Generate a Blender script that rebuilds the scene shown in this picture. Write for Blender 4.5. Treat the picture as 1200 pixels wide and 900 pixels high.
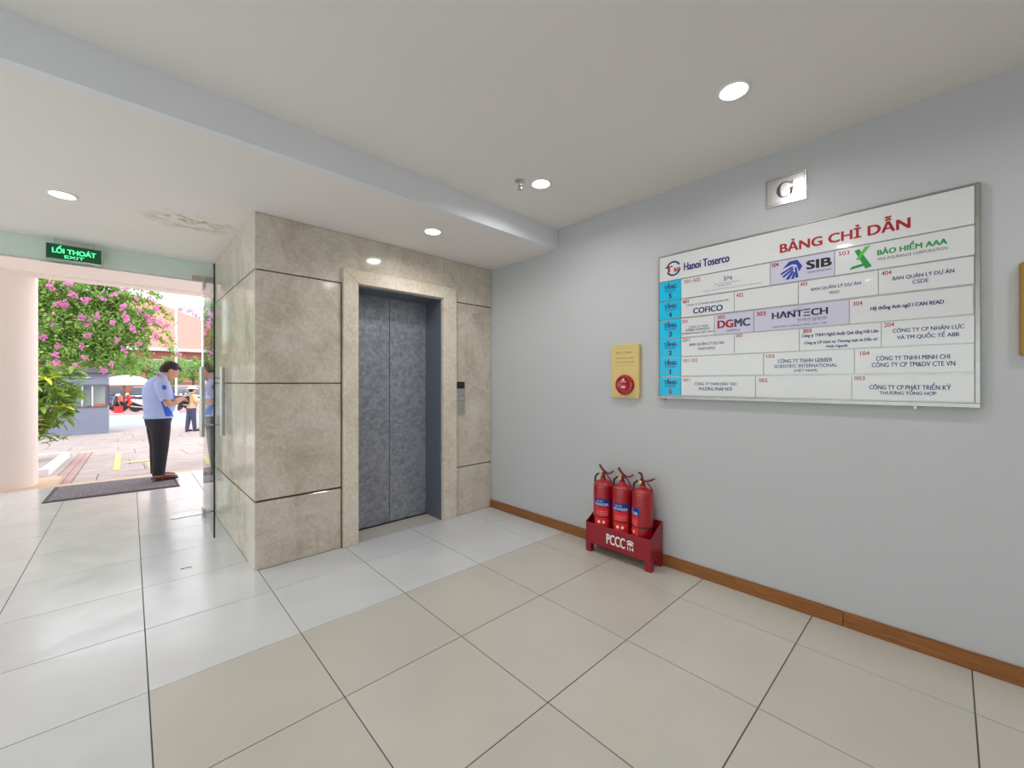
import bpy, bmesh, math, random
from mathutils import Vector, Matrix, Euler
import numpy as np

for _o in list(bpy.data.objects): bpy.data.objects.remove(_o, do_unlink=True)
SC = bpy.context.scene
COL = SC.collection
random.seed(7)
PI = math.pi

# ------------------------------------------------------------------ camera
YAW = 0.760
cam_d = bpy.data.cameras.new('camera'); cam = bpy.data.objects.new('camera', cam_d); COL.objects.link(cam)
cam_d.sensor_width = 36.0; cam_d.lens = 479.0/1200*36
cam_d.shift_y = -1.5/1200
cam_d.clip_start = 0.05; cam_d.clip_end = 400
cam.location = (0, 0, 1.30); cam.rotation_euler = (PI/2, 0, -YAW)
SC.camera = cam

# ------------------------------------------------------------------ sky, sun, exposure
W = bpy.data.worlds.new('overcast_sky'); SC.world = W; W.use_nodes = True
wn = W.node_tree.nodes; wl = W.node_tree.links
bg = wn['Background']
SKY = 2.1
tc = wn.new('ShaderNodeTexCoord'); sep = wn.new('ShaderNodeSeparateXYZ'); rmp = wn.new('ShaderNodeValToRGB')
wl.new(tc.outputs['Generated'], sep.inputs[0]); wl.new(sep.outputs['Z'], rmp.inputs[0]); wl.new(rmp.outputs[0], bg.inputs['Color'])
rmp.color_ramp.elements[0].color = (0.97, 0.97, 1.0, 1); rmp.color_ramp.elements[1].color = (0.93, 0.95, 1.0, 1)
bg.inputs['Strength'].default_value = SKY
sun_d = bpy.data.lights.new('sun', 'SUN'); sun = bpy.data.objects.new('sun', sun_d); COL.objects.link(sun)
sun_d.energy = 1.0; sun_d.angle = math.radians(25); sun_d.color = (1.0, 0.96, 0.90)
sun.rotation_euler = (math.radians(42), 0, math.radians(-35))
LAMP_W = 4.3
SC.view_settings.view_transform = 'Standard'; SC.view_settings.look = 'None'
SC.view_settings.gamma = 1; SC.view_settings.use_curve_mapping = False
SC.view_settings.exposure = 0.18

# ------------------------------------------------------------------ materials
def srgb(r, g, b):
    f = lambda c: (c/255/12.92) if c <= 10 else ((c/255+0.055)/1.055)**2.4
    return (f(r), f(g), f(b), 1)

def mat(name, col, rough=0.5, metal=0.0, var=0.0, scale=8.0, bump=0.0, bscale=60.0, spec=0.5, coat=0.0, stretch=None, col2=None, detail=4):
    m = bpy.data.materials.new(name); m.use_nodes = True
    nt = m.node_tree; b = nt.nodes['Principled BSDF']
    col = tuple(col[:3])+(1,)
    b.inputs['Base Color'].default_value = col
    b.inputs['Roughness'].default_value = rough; b.inputs['Metallic'].default_value = metal
    b.inputs['Specular IOR Level'].default_value = spec; b.inputs['Coat Weight'].default_value = coat
    if var or bump or col2:
        tcn = nt.nodes.new('ShaderNodeTexCoord'); mp = nt.nodes.new('ShaderNodeMapping')
        nt.links.new(tcn.outputs['Object'], mp.inputs[0])
        if stretch: mp.inputs['Scale'].default_value = stretch
    if var or col2:
        n = nt.nodes.new('ShaderNodeTexNoise'); n.inputs['Scale'].default_value = scale; n.inputs['Detail'].default_value = detail
        n.inputs['Roughness'].default_value = 0.6
        nt.links.new(mp.outputs[0], n.inputs['Vector'])
        r = nt.nodes.new('ShaderNodeValToRGB'); nt.links.new(n.outputs['Fac'], r.inputs[0])
        r.color_ramp.elements[0].position = 0.3; r.color_ramp.elements[1].position = 0.7
        if col2 is None:
            r.color_ramp.elements[0].color = tuple(c*(1-var) for c in col[:3])+(1,)
            r.color_ramp.elements[1].color = tuple(min(1, c*(1+var)) for c in col[:3])+(1,)
        else:
            r.color_ramp.elements[0].color = col; r.color_ramp.elements[1].color = tuple(col2[:3])+(1,)
        nt.links.new(r.outputs[0], b.inputs['Base Color'])
    if bump:
        n2 = nt.nodes.new('ShaderNodeTexNoise'); n2.inputs['Scale'].default_value = bscale; n2.inputs['Detail'].default_value = 3
        nt.links.new(mp.outputs[0], n2.inputs['Vector'])
        bp = nt.nodes.new('ShaderNodeBump'); bp.inputs['Strength'].default_value = bump; bp.inputs['Distance'].default_value = 0.01
        nt.links.new(n2.outputs['Fac'], bp.inputs['Height']); nt.links.new(bp.outputs[0], b.inputs['Normal'])
    return m

def emit(name, col, s):
    m = bpy.data.materials.new(name); m.use_nodes = True
    b = m.node_tree.nodes['Principled BSDF']
    b.inputs['Base Color'].default_value = col; b.inputs['Emission Color'].default_value = col; b.inputs['Emission Strength'].default_value = s
    return m

def glass(name, tint=(0.93, 0.98, 0.96, 1), refl=1.0):
    m = bpy.data.materials.new(name); m.use_nodes = True
    nt = m.node_tree; nt.nodes.remove(nt.nodes['Principled BSDF'])
    out = nt.nodes['Material Output']; t = nt.nodes.new('ShaderNodeBsdfTransparent'); g = nt.nodes.new('ShaderNodeBsdfGlossy')
    t.inputs[0].default_value = tint; g.inputs['Roughness'].default_value = 0.01
    lw = nt.nodes.new('ShaderNodeLayerWeight'); lw.inputs[0].default_value = .5      # Schlick reflectance, the same on both faces of the thin sheet
    fr = nt.nodes.new('ShaderNodeMath'); fr.operation = 'POWER'; fr.inputs[1].default_value = 5; nt.links.new(lw.outputs['Facing'], fr.inputs[0])
    mu = nt.nodes.new('ShaderNodeMath'); mu.operation = 'MULTIPLY_ADD'; mu.inputs[1].default_value = .96*refl; mu.inputs[2].default_value = .04*refl; mu.use_clamp = True
    mx = nt.nodes.new('ShaderNodeMixShader')
    nt.links.new(fr.outputs[0], mu.inputs[0]); nt.links.new(mu.outputs[0], mx.inputs[0]); nt.links.new(t.outputs[0], mx.inputs[1]); nt.links.new(g.outputs[0], mx.inputs[2])
    nt.links.new(mx.outputs[0], out.inputs[0])
    return m

def tile_mat(name, col, dirt):
    """polished porcelain: each tile a slightly different tone, faint clouding, uneven gloss"""
    m = mat(name, col, rough=0.16)
    nt = m.node_tree; b = nt.nodes['Principled BSDF']; L = nt.links
    oi = nt.nodes.new('ShaderNodeObjectInfo'); tcn = nt.nodes.new('ShaderNodeTexCoord'); geo = nt.nodes.new('ShaderNodeNewGeometry')
    n = nt.nodes.new('ShaderNodeTexNoise'); n.inputs['Scale'].default_value = 2.2; n.inputs['Detail'].default_value = 6
    L.new(geo.outputs['Position'], n.inputs['Vector'])
    hsv = nt.nodes.new('ShaderNodeHueSaturation'); hsv.inputs['Color'].default_value = tuple(col[:3])+(1,)
    a = nt.nodes.new('ShaderNodeMapRange'); a.inputs[3].default_value = 0.97; a.inputs[4].default_value = 1.03
    L.new(oi.outputs['Random'], a.inputs[0])
    c = nt.nodes.new('ShaderNodeMapRange'); c.inputs[1].default_value = 0.3; c.inputs[2].default_value = 0.7; c.inputs[3].default_value = 1-dirt; c.inputs[4].default_value = 1+dirt*0.5
    L.new(n.outputs['Fac'], c.inputs[0])
    mm = nt.nodes.new('ShaderNodeMath'); mm.operation = 'MULTIPLY'; L.new(a.outputs[0], mm.inputs[0]); L.new(c.outputs[0], mm.inputs[1])
    L.new(mm.outputs[0], hsv.inputs['Value']); L.new(hsv.outputs[0], b.inputs['Base Color'])
    n2 = nt.nodes.new('ShaderNodeTexNoise'); n2.inputs['Scale'].default_value = 5; n2.inputs['Detail'].default_value = 5; n2.inputs['Distortion'].default_value = 1.5
    L.new(geo.outputs['Position'], n2.inputs['Vector'])
    r = nt.nodes.new('ShaderNodeMapRange'); r.inputs[1].default_value = 0.35; r.inputs[2].default_value = 0.7; r.inputs[3].default_value = 0.13; r.inputs[4].default_value = 0.27
    L.new(n2.outputs['Fac'], r.inputs[0]); L.new(r.outputs[0], b.inputs['Roughness'])
    return m

def marble_mat(name, base, dark, light):
    m = mat(name, base, rough=0.10, spec=0.5)
    nt = m.node_tree; b = nt.nodes['Principled BSDF']; L = nt.links
    geo = nt.nodes.new('ShaderNodeNewGeometry')
    n1 = nt.nodes.new('ShaderNodeTexNoise'); n1.inputs['Scale'].default_value = 3.6; n1.inputs['Detail'].default_value = 10; n1.inputs['Roughness'].default_value = 0.74; n1.inputs['Distortion'].default_value = 0.5
    n2 = nt.nodes.new('ShaderNodeTexNoise'); n2.inputs['Scale'].default_value = 38; n2.inputs['Detail'].default_value = 6; n2.inputs['Roughness'].default_value = 0.7
    v = nt.nodes.new('ShaderNodeTexVoronoi'); v.feature = 'DISTANCE_TO_EDGE'; v.inputs['Scale'].default_value = 1.3
    nd = nt.nodes.new('ShaderNodeTexNoise'); nd.inputs['Scale'].default_value = 3; nd.inputs['Detail'].default_value = 5
    ad = nt.nodes.new('ShaderNodeVectorMath'); ad.operation = 'ADD'
    L.new(geo.outputs['Position'], nd.inputs['Vector']); L.new(geo.outputs['Position'], ad.inputs[0]); L.new(nd.outputs['Color'], ad.inputs[1]); L.new(ad.outputs[0], v.inputs['Vector'])
    for q in (n1, n2): L.new(geo.outputs['Position'], q.inputs['Vector'])
    r1 = nt.nodes.new('ShaderNodeValToRGB'); e = r1.color_ramp.elements
    e[0].position = 0.30; e[0].color = dark; e[1].position = 0.72; e[1].color = light
    k = e.new(0.5); k.color = base
    L.new(n1.outputs['Fac'], r1.inputs[0])
    r2 = nt.nodes.new('ShaderNodeMapRange'); r2.inputs[1].default_value = 0.3; r2.inputs[2].default_value = 0.7; r2.inputs[3].default_value = 0.80; r2.inputs[4].default_value = 1.07
    L.new(n2.outputs['Fac'], r2.inputs[0])
    mx = nt.nodes.new('ShaderNodeMix'); mx.data_type = 'RGBA'; mx.blend_type = 'MULTIPLY'; mx.inputs[0].default_value = 1
    L.new(r1.outputs[0], mx.inputs[6]); L.new(r2.outputs[0], mx.inputs[7])
    vr = nt.nodes.new('ShaderNodeMapRange'); vr.inputs[1].default_value = 0.0; vr.inputs[2].default_value = 0.012; vr.inputs[3].default_value = 0.35; vr.inputs[4].default_value = 0.0
    L.new(v.outputs['Distance'], vr.inputs[0])
    mx2 = nt.nodes.new('ShaderNodeMix'); mx2.data_type = 'RGBA'
    L.new(vr.outputs[0], mx2.inputs[0]); L.new(mx.outputs[2], mx2.inputs[6]); mx2.inputs[7].default_value = light
    L.new(mx2.outputs[2], b.inputs['Base Color'])
    return m

def ceiling_mat(name, col, stain=None):
    m = mat(name, col, rough=0.9, spec=0.2)
    nt = m.node_tree; b = nt.nodes['Principled BSDF']; L = nt.links
    geo = nt.nodes.new('ShaderNodeNewGeometry')
    n = nt.nodes.new('ShaderNodeTexNoise'); n.inputs['Scale'].default_value = 1.1; n.inputs['Detail'].default_value = 4
    L.new(geo.outputs['Position'], n.inputs['Vector'])
    r = nt.nodes.new('ShaderNodeValToRGB'); L.new(n.outputs['Fac'], r.inputs[0])
    r.color_ramp.elements[0].position = .3; r.color_ramp.elements[1].position = .7
    r.color_ramp.elements[0].color = tuple(c*.97 for c in col[:3])+(1,); r.color_ramp.elements[1].color = tuple(col[:3])+(1,)
    last = r.outputs[0]
    if stain:
        sx, sy, rx_, ry_ = stain
        sp = nt.nodes.new('ShaderNodeSeparateXYZ'); L.new(geo.outputs['Position'], sp.inputs[0])
        def lin(sock, c0, s):
            a = nt.nodes.new('ShaderNodeMath'); a.operation = 'SUBTRACT'; a.inputs[1].default_value = c0; L.new(sock, a.inputs[0])
            d = nt.nodes.new('ShaderNodeMath'); d.operation = 'DIVIDE'; d.inputs[1].default_value = s; L.new(a.outputs[0], d.inputs[0])
            p = nt.nodes.new('ShaderNodeMath'); p.operation = 'POWER'; p.inputs[1].default_value = 2; L.new(d.outputs[0], p.inputs[0]); return p.outputs[0]
        s = nt.nodes.new('ShaderNodeMath'); s.operation = 'ADD'; L.new(lin(sp.outputs[0], sx, rx_), s.inputs[0]); L.new(lin(sp.outputs[1], sy, ry_), s.inputs[1])
        n3 = nt.nodes.new('ShaderNodeTexNoise'); n3.inputs['Scale'].default_value = 11; n3.inputs['Detail'].default_value = 6; n3.inputs['Distortion'].default_value = .8; L.new(geo.outputs['Position'], n3.inputs['Vector'])
        fall = nt.nodes.new('ShaderNodeMapRange'); fall.inputs[1].default_value = 0.1; fall.inputs[2].default_value = 1.0; fall.inputs[3].default_value = 1.0; fall.inputs[4].default_value = 0.0; L.new(s.outputs[0], fall.inputs[0])
        nr = nt.nodes.new('ShaderNodeMapRange'); nr.inputs[1].default_value = 0.44; nr.inputs[2].default_value = 0.62; L.new(n3.outputs['Fac'], nr.inputs[0])
        f = nt.nodes.new('ShaderNodeMath'); f.operation = 'MULTIPLY'; L.new(fall.outputs[0], f.inputs[0]); L.new(nr.outputs[0], f.inputs[1])
        f2 = nt.nodes.new('ShaderNodeMath'); f2.operation = 'MULTIPLY'; f2.inputs[1].default_value = 0.75; L.new(f.outputs[0], f2.inputs[0])
        mx = nt.nodes.new('ShaderNodeMix'); mx.data_type = 'RGBA'; L.new(f2.outputs[0], mx.inputs[0]); L.new(last, mx.inputs[6])
        mx.inputs[7].default_value = srgb(186, 160, 118); last = mx.outputs[2]
    L.new(last, b.inputs['Base Color'])
    return m

def leafy(m, k=.35):
    nt = m.node_tree; p = nt.nodes['Principled BSDF']; t = nt.nodes.new('ShaderNodeBsdfTranslucent'); x = nt.nodes.new('ShaderNodeMixShader'); x.inputs[0].default_value = k
    src = p.inputs['Base Color'].links[0].from_socket; nt.links.new(src, t.inputs[0]); nt.links.new(p.outputs[0], x.inputs[1]); nt.links.new(t.outputs[0], x.inputs[2]); nt.links.new(x.outputs[0], nt.nodes['Material Output'].inputs[0])
    return m
M = dict(
 paint=mat('wall_paint', (.55, .555, .57), rough=.55, var=.015, scale=1.5, bump=.03, bscale=25),
 plaster=mat('white_plaster', (.80, .78, .76), rough=.85, var=.02, scale=1.5),
 ceil=ceiling_mat('ceiling_paint', (.87, .82, .785)),
 ceil_low=ceiling_mat('lower_ceiling_paint', (.90, .85, .82), stain=(.36, 3.82, .30, .24)),
 beam=mat('beam_paint', (.84, .85, .88), rough=.7),
 beige=tile_mat('beige_porcelain', (.59, .555, .495), .05),
 grey_tile=tile_mat('pale_grey_porcelain', (.66, .665, .68), .06),
 grout=mat('dark_grout', (.10, .09, .08), rough=.9),
 marble=marble_mat('beige_marble', srgb(218, 207, 191), srgb(190, 175, 157), srgb(232, 223, 209)),
 marble_frame=marble_mat('pale_marble', srgb(234, 222, 204), srgb(216, 200, 178), srgb(242, 232, 216)),
 groove=mat('marble_joint', srgb(105, 85, 66), rough=.8),
 wood=mat('varnished_wood', srgb(164, 106, 52), rough=.35, scale=5, stretch=(8, 1.2, 30), col2=srgb(124, 74, 32)),
 lift=mat('brushed_grey_steel', srgb(156, 160, 170), rough=.42, metal=.40, var=.34, scale=30, detail=9, bump=.10, bscale=90),
 lift_jamb=mat('grey_steel_jamb', srgb(122, 126, 138), rough=.35, metal=.5, var=.08, scale=60),
 black=mat('black_plastic', (.015, .015, .018), rough=.3),
 dark=mat('dark_gap', (.02, .02, .02), rough=.8),
 steel=mat('stainless_steel', (.62, .61, .60), rough=.22, metal=1, var=.08, scale=12, stretch=(1, 1, 8)),
 brushed=mat('brushed_steel', (.58, .56, .53), rough=.34, metal=1, var=.06, scale=40),
 frame_steel=mat('board_frame_steel', (.40, .39, .37), rough=.3, metal=1, var=.10, scale=14),
 chrome=mat('chrome', (.75, .75, .75), rough=.08, metal=1),
 signwhite=mat('sign_acrylic', (.74, .74, .75), rough=.16, coat=.3),
 lavender=mat('lavender_print', (.62, .60, .74), rough=.16, coat=.3),
 cyan=mat('cyan_acrylic', (.0, .54, .84), rough=.2),
 red_ink=mat('red_ink', srgb(168, 16, 32), rough=.3),
 navy_ink=mat('navy_ink', srgb(34, 40, 110), rough=.3),
 blue_ink=mat('blue_ink', srgb(28, 60, 160), rough=.3),
 black_ink=mat('black_ink', srgb(22, 22, 28), rough=.3),
 grey_ink=mat('grey_ink', srgb(70, 72, 86), rough=.3),
 green_ink=mat('green_ink', srgb(20, 150, 70), rough=.3),
 lime_ink=mat('lime_ink', srgb(90, 190, 70), rough=.3),
 slate_ink=mat('slate_ink', srgb(60, 66, 90), rough=.3),
 white_ink=mat('white_ink', (.85, .85, .85), rough=.4),
 ext_red=mat('extinguisher_red', srgb(168, 14, 30), rough=.22, coat=.5),
 valve_red=mat('dark_red_metal', srgb(112, 16, 30), rough=.35, metal=.3),
 stand_red=mat('stand_red_paint', srgb(150, 16, 36), rough=.3, coat=.2, var=.08, scale=9),
 label_red=mat('label_bright_red', srgb(232, 30, 34), rough=.35),
 label_blue=mat('label_blue', srgb(20, 52, 150), rough=.35),
 brass=mat('brass', (.70, .55, .18), rough=.3, metal=.9),
 rubber=mat('black_rubber', (.02, .02, .02), rough=.6),
 gold=mat('gold_panel', srgb(222, 198, 130), rough=.4, metal=.1),
 ochre=mat('ochre_plastic', srgb(160, 122, 44), rough=.4),
 exit_green=emit('exit_dark_green', srgb(4, 84, 50), .12),
 exit_text=emit('exit_lit_letters', srgb(90, 255, 170), 1.0),
 lamp=emit('lamp_diffuser', (1, 1, 1, 1), 14),
 lamp_ring=mat('lamp_ring', (.85, .85, .85), rough=.3),
 transom=mat('frosted_green_glass', srgb(222, 236, 226), rough=.25, coat=.3),
 glass=glass('clear_glass'), glass_edge=mat('glass_edge', (.02, .05, .04), rough=.15),
 col_paint=mat('column_paint', srgb(246, 232, 222), rough=.6),
 tan_stone=mat('tan_stone', srgb(210, 180, 155), rough=.6, var=.08, scale=14),
 mat_grey=mat('doormat_fibre', srgb(128, 122, 128), rough=.95, var=.65, scale=75, bump=.6, bscale=300),
 mat_edge=mat('doormat_rubber_edge', srgb(80, 74, 82), rough=.8),
 paver=mat('pink_concrete', srgb(176, 162, 159), rough=.85, var=.18, scale=3.5, detail=8),
 brick_pink=mat('pink_brick', srgb(176, 146, 142), rough=.85, var=.12, scale=9),
 asphalt=mat('pale_asphalt', srgb(160, 166, 186), rough=.85, var=.06, scale=2),
 kerb=mat('pink_kerb', srgb(196, 160, 158), rough=.85, var=.1, scale=4),
 yellow=mat('yellow_road_paint', srgb(214, 190, 130), rough=.7, var=.15, scale=18),
 white_paint=mat('white_paint', (.82, .82, .82), rough=.5),
)

# ------------------------------------------------------------------ mesh helpers
def bm_new(): return bmesh.new()
def bx(bm, x0, x1, y0, y1, z0, z1):
    v = [bm.verts.new(p) for p in ((x0,y0,z0),(x1,y0,z0),(x1,y1,z0),(x0,y1,z0),(x0,y0,z1),(x1,y0,z1),(x1,y1,z1),(x0,y1,z1))]
    for f in ((0,3,2,1),(4,5,6,7),(0,1,5,4),(1,2,6,5),(2,3,7,6),(3,0,4,7)): bm.faces.new([v[i] for i in f])
    return bm
def frame_of(d):
    d = d.normalized(); up = Vector((0,0,1)) if abs(d.z) < .95 else Vector((1,0,0))
    a = d.cross(up).normalized(); b = a.cross(d).normalized(); return a, b
def tube(bm, pts, r, n=12, cap=True):
    pts = [Vector(p) for p in pts]; rs = r if isinstance(r, (list, tuple)) else [r]*len(pts)
    rings = []; a = None
    for i, p in enumerate(pts):
        d = (pts[min(i+1, len(pts)-1)]-pts[max(i-1, 0)])
        if a is None: a, b = frame_of(d)
        else:
            dn = d.normalized(); a = (a-dn*a.dot(dn))
            if a.length < 1e-5: a, b = frame_of(d)
            a.normalize(); b = a.cross(dn).normalized()
        rr = rs[i]; ra, rb = rr if isinstance(rr, tuple) else (rr, rr)
        rings.append([bm.verts.new(p+a*math.cos(t)*ra+b*math.sin(t)*rb) for t in [2*PI*k/n for k in range(n)]])
    for q in range(len(rings)-1):
        for k in range(n): bm.faces.new((rings[q][k], rings[q][(k+1)%n], rings[q+1][(k+1)%n], rings[q+1][k]))
    if cap: bm.faces.new(rings[0][::-1]); bm.faces.new(rings[-1])
    return bm
def lathe(bm, prof, c=(0,0,0), n=32, axis='z'):
    """prof: list of (radius, height)"""
    c = Vector(c); rings = []
    def P(r, h, t):
        x, y = r*math.cos(t), r*math.sin(t)
        return c+(Vector((x, y, h)) if axis == 'z' else Vector((h, x, y)) if axis == 'x' else Vector((x, h, y)))
    for r, h in prof:
        if r <= 1e-6: rings.append([bm.verts.new(P(0, h, 0))])
        else: rings.append([bm.verts.new(P(r, h, 2*PI*k/n)) for k in range(n)])
    for A, B in zip(rings, rings[1:]):
        for k in range(n):
            if len(A) == 1 and len(B) == 1: continue
            if len(A) == 1: bm.faces.new((A[0], B[k], B[(k+1)%n]))
            elif len(B) == 1: bm.faces.new((A[k], B[0], A[(k+1)%n]))
            else: bm.faces.new((A[k], A[(k+1)%n], B[(k+1)%n], B[k]))
    for R in (rings[0], rings[-1]):
        if len(R) > 1: bm.faces.new(R)
    return bm
def ell(bm, c, r, rot=None, n=20, m=12):
    """ellipsoid"""
    mt = Matrix.Translation(Vector(c)) @ (rot.to_matrix().to_4x4() if rot else Matrix()) @ Matrix.Diagonal((r[0], r[1], r[2], 1))
    bmesh.ops.create_uvsphere(bm, u_segments=n, v_segments=m, radius=1, matrix=mt); return bm
def prism(bm, poly, fn, h):
    """poly: 2-D points; fn(a,b,h)->3-D; extruded from 0 to h"""
    A = [bm.verts.new(fn(a, b, 0)) for a, b in poly]; B = [bm.verts.new(fn(a, b, h)) for a, b in poly]
    n = len(poly)
    bm.faces.new(A[::-1]); bm.faces.new(B)
    for k in range(n): bm.faces.new((A[k], A[(k+1)%n], B[(k+1)%n], B[k]))
    return bm
def rings_h(bm, R, n=24, cap=True):
    """horizontal elliptical rings (cx,cy,z,rx,ry)"""
    L = [[bm.verts.new((cx+rx*math.cos(2*PI*k/n), cy+ry*math.sin(2*PI*k/n), z)) for k in range(n)] for cx, cy, z, rx, ry in R]
    for A, B in zip(L, L[1:]):
        for k in range(n): bm.faces.new((A[k], A[(k+1)%n], B[(k+1)%n], B[k]))
    if cap: bm.faces.new(L[0][::-1]); bm.faces.new(L[-1])
    return bm

def mesh_of(name, bm, m, bevel=0, smooth=False, seg=1):
    bmesh.ops.recalc_face_normals(bm, faces=bm.faces)
    if bevel: 
        es = [e for e in bm.edges if len(e.link_faces) == 2 and e.calc_face_angle(0) > .5]
        bmesh.ops.bevel(bm, geom=es, offset=bevel, segments=seg, affect='EDGES', clamp_overlap=True)
    me = bpy.data.meshes.new(name); bm.to_mesh(me); bm.free()
    for mm in (m if isinstance(m, (list, tuple)) else [m]): me.materials.append(mm)
    if smooth: 
        me.polygons.foreach_set('use_smooth', [True]*len(me.polygons))
        me.set_sharp_from_angle(angle=math.radians(38))
    return me
def tag(o, label=None, cat=None, group=None, kind=None):
    for k, v in (('label', label), ('category', cat), ('group', group), ('kind', kind)):
        if v: o[k] = v
    return o
def thing(name, label, cat, loc=(0,0,0), rz=0, group=None, kind=None):
    o = bpy.data.objects.new(name, None); COL.objects.link(o); o.location = loc; o.rotation_euler = (0, 0, rz); o.empty_display_size = .1
    return tag(o, label, cat, group, kind)
ORIG = {}
def worldloc(o):
    v = Vector(o.location)
    while o.parent: o = o.parent; v = v+Vector(o.location)
    return v
def obj(name, bm, m, parent=None, bevel=0, smooth=False, label=None, cat=None, group=None, kind=None, local=False, seg=1, loc=None):
    """one mesh object. Geometry is given in world space and moved to the parent's origin (local=True: already in parent space)"""
    me = bm if isinstance(bm, bpy.types.Mesh) else mesh_of(name, bm, m, bevel, smooth, seg)
    o = bpy.data.objects.new(name, me); COL.objects.link(o)
    if not local:
        vs = me.vertices
        co = np.empty(len(vs)*3); vs.foreach_get('co', co); co = co.reshape(-1, 3)
        org = (co.min(0)+co.max(0))/2; org[2] = co[:, 2].min()
        if loc is not None: org = np.array(loc)
        me.vertices.foreach_set('co', (co-org).ravel()); me.update()
        o.location = Vector(org)-(worldloc(parent) if parent else Vector((0,0,0)))
    if parent: o.parent = parent
    return tag(o, label, cat, group, kind)
def struct(name, bm, m, parent=None, **k):
    return obj(name, bm, m, parent, kind='structure', **k)
def copy_tree(o, parent=None):
    c = o.copy(); COL.objects.link(c)
    if parent: c.parent = parent
    for ch in list(o.children): copy_tree(ch, c)
    return c

# ---- lettering: text turned into thin flat mesh, placed on a wall plane
_tc = {}
def raw_text(s):
    cu = bpy.data.curves.new('t', 'FONT'); cu.body = s; cu.size = 1; cu.resolution_u = 3; cu.align_x = 'LEFT'
    ob = bpy.data.objects.new('t', cu)
    me = bpy.data.meshes.new_from_object(ob)
    V = [tuple(v.co[:2]) for v in me.vertices]; F = [tuple(q.vertices) for q in me.polygons]
    bpy.data.objects.remove(ob); bpy.data.meshes.remove(me); bpy.data.curves.remove(cu)
    return V, F
# horned and barred letters are drawn as the plain letter plus their horn or bar
PLAIN = {'Ơ': 'O', 'Ợ': 'Ọ', 'Ớ': 'Ó', 'ơ': 'o', 'Đ': 'D', 'đ': 'd'}
def text_pts(s, bold=0.0):
    if s in _tc: return _tc[s]
    t = ''.join(PLAIN.get(ch, ch) for ch in s); V, F = raw_text(t)
    for i, ch in enumerate(s):
        if ch not in PLAIN: continue
        right = max(v[0] for v in raw_text(t[:i+1])[0]); g = raw_text(PLAIN[ch])[0]
        gx0, gx1 = min(v[0] for v in g), max(v[0] for v in g); left = right-(gx1-gx0); n = len(V)
        if ch in 'ĐĐ': q = [(left-.09, .32), (left+.26, .32), (left+.26, .39), (left-.09, .39)]
        elif ch == 'đ': q = [(right-.24, .60), (right+.07, .60), (right+.07, .66), (right-.24, .66)]
        else:
            h = .68 if ch.isupper() else .46
            q = [(right-.10, h-.10), (right+.06, h-.02), (right+.04, h+.12), (right+.10, h+.12), (right+.13, h-.05), (right-.04, h-.17)]
            V += q; F += [(n, n+1, n+4, n+5), (n+1, n+2, n+3, n+4)]; continue
        V += q; F.append((n, n+1, n+2, n+3))
    _tc[s] = (V, F); return V, F
def put_text(bm, s, box, fn, bold=0.0, mi=0):
    """fit text into box; weight is added by overlaying slightly shifted copies"""
    if bold > .004:
        a0, a1, b0, b1 = box; w = bold*(b1-b0)/.75*(1.0 if a1 > a0 else -1.0); w2 = abs(w)*.5
        am, bm_ = (a0+a1)/2, (b0+b1)/2; p0 = Vector(fn(am, bm_)); nv = (Vector(fn(am+1e-3, bm_))-p0).cross(Vector(fn(am, bm_+1e-3))-p0).normalized()
        for k, (da, db_) in enumerate(((-w, -w2), (w, -w2), (0, 0), (-w, w2), (w, w2))):
            put_text1(bm, s, (a0+w+da, a1-w+da, b0+w2+db_, b1-w2+db_), lambda q, r, k=k: tuple(Vector(fn(q, r))+nv*5e-5*k), 0.0, mi)
        return bm
    return put_text1(bm, s, box, fn, 0.0, mi)
def put_text1(bm, s, box, fn, bold=0.0, mi=0):
    """fit the text into box (a0,a1,b0,b1) of plane fn(a,b)"""
    V, F = text_pts(s, bold)
    if not V: return bm
    xs = [v[0] for v in V]; ys = [v[1] for v in V]; x0, x1, y0, y1 = min(xs), max(xs), min(ys), max(ys)
    a0, a1, b0, b1 = box; sx = (a1-a0)/(x1-x0); sy = (b1-b0)/(y1-y0)
    vv = [bm.verts.new(fn(a0+(x-x0)*sx, b0+(y-y0)*sy)) for x, y in V]
    for f in F:
        try: g = bm.faces.new([vv[i] for i in f]); g.material_index = mi
        except ValueError: pass
    return bm
def put_poly(bm, pts, fn, mi=0):
    f = bm.faces.new([bm.verts.new(fn(a, b)) for a, b in pts]); f.material_index = mi; return bm
def print_obj(name, bm, mats, parent, **k):
    """flat print: no normal recalculation trouble, both sides valid"""
    me = bpy.data.meshes.new(name); bm.to_mesh(me); bm.free()
    for mm in mats: me.materials.append(mm)
    return obj(name, me, None, parent, **k)

# ================================================================== STRUCTURE
XW, YE, XM, YD, ZH, ZL, YB = 2.80, 3.263, 0.655, 5.05, 2.6645, 2.484, 2.36
XL, YS = -3.2, -3.4
fl = struct('floor', bx(bm_new(), XL-.1, XW+.1, YS-.1, 7.62, -.30, -.003), M['grout'])
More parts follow.
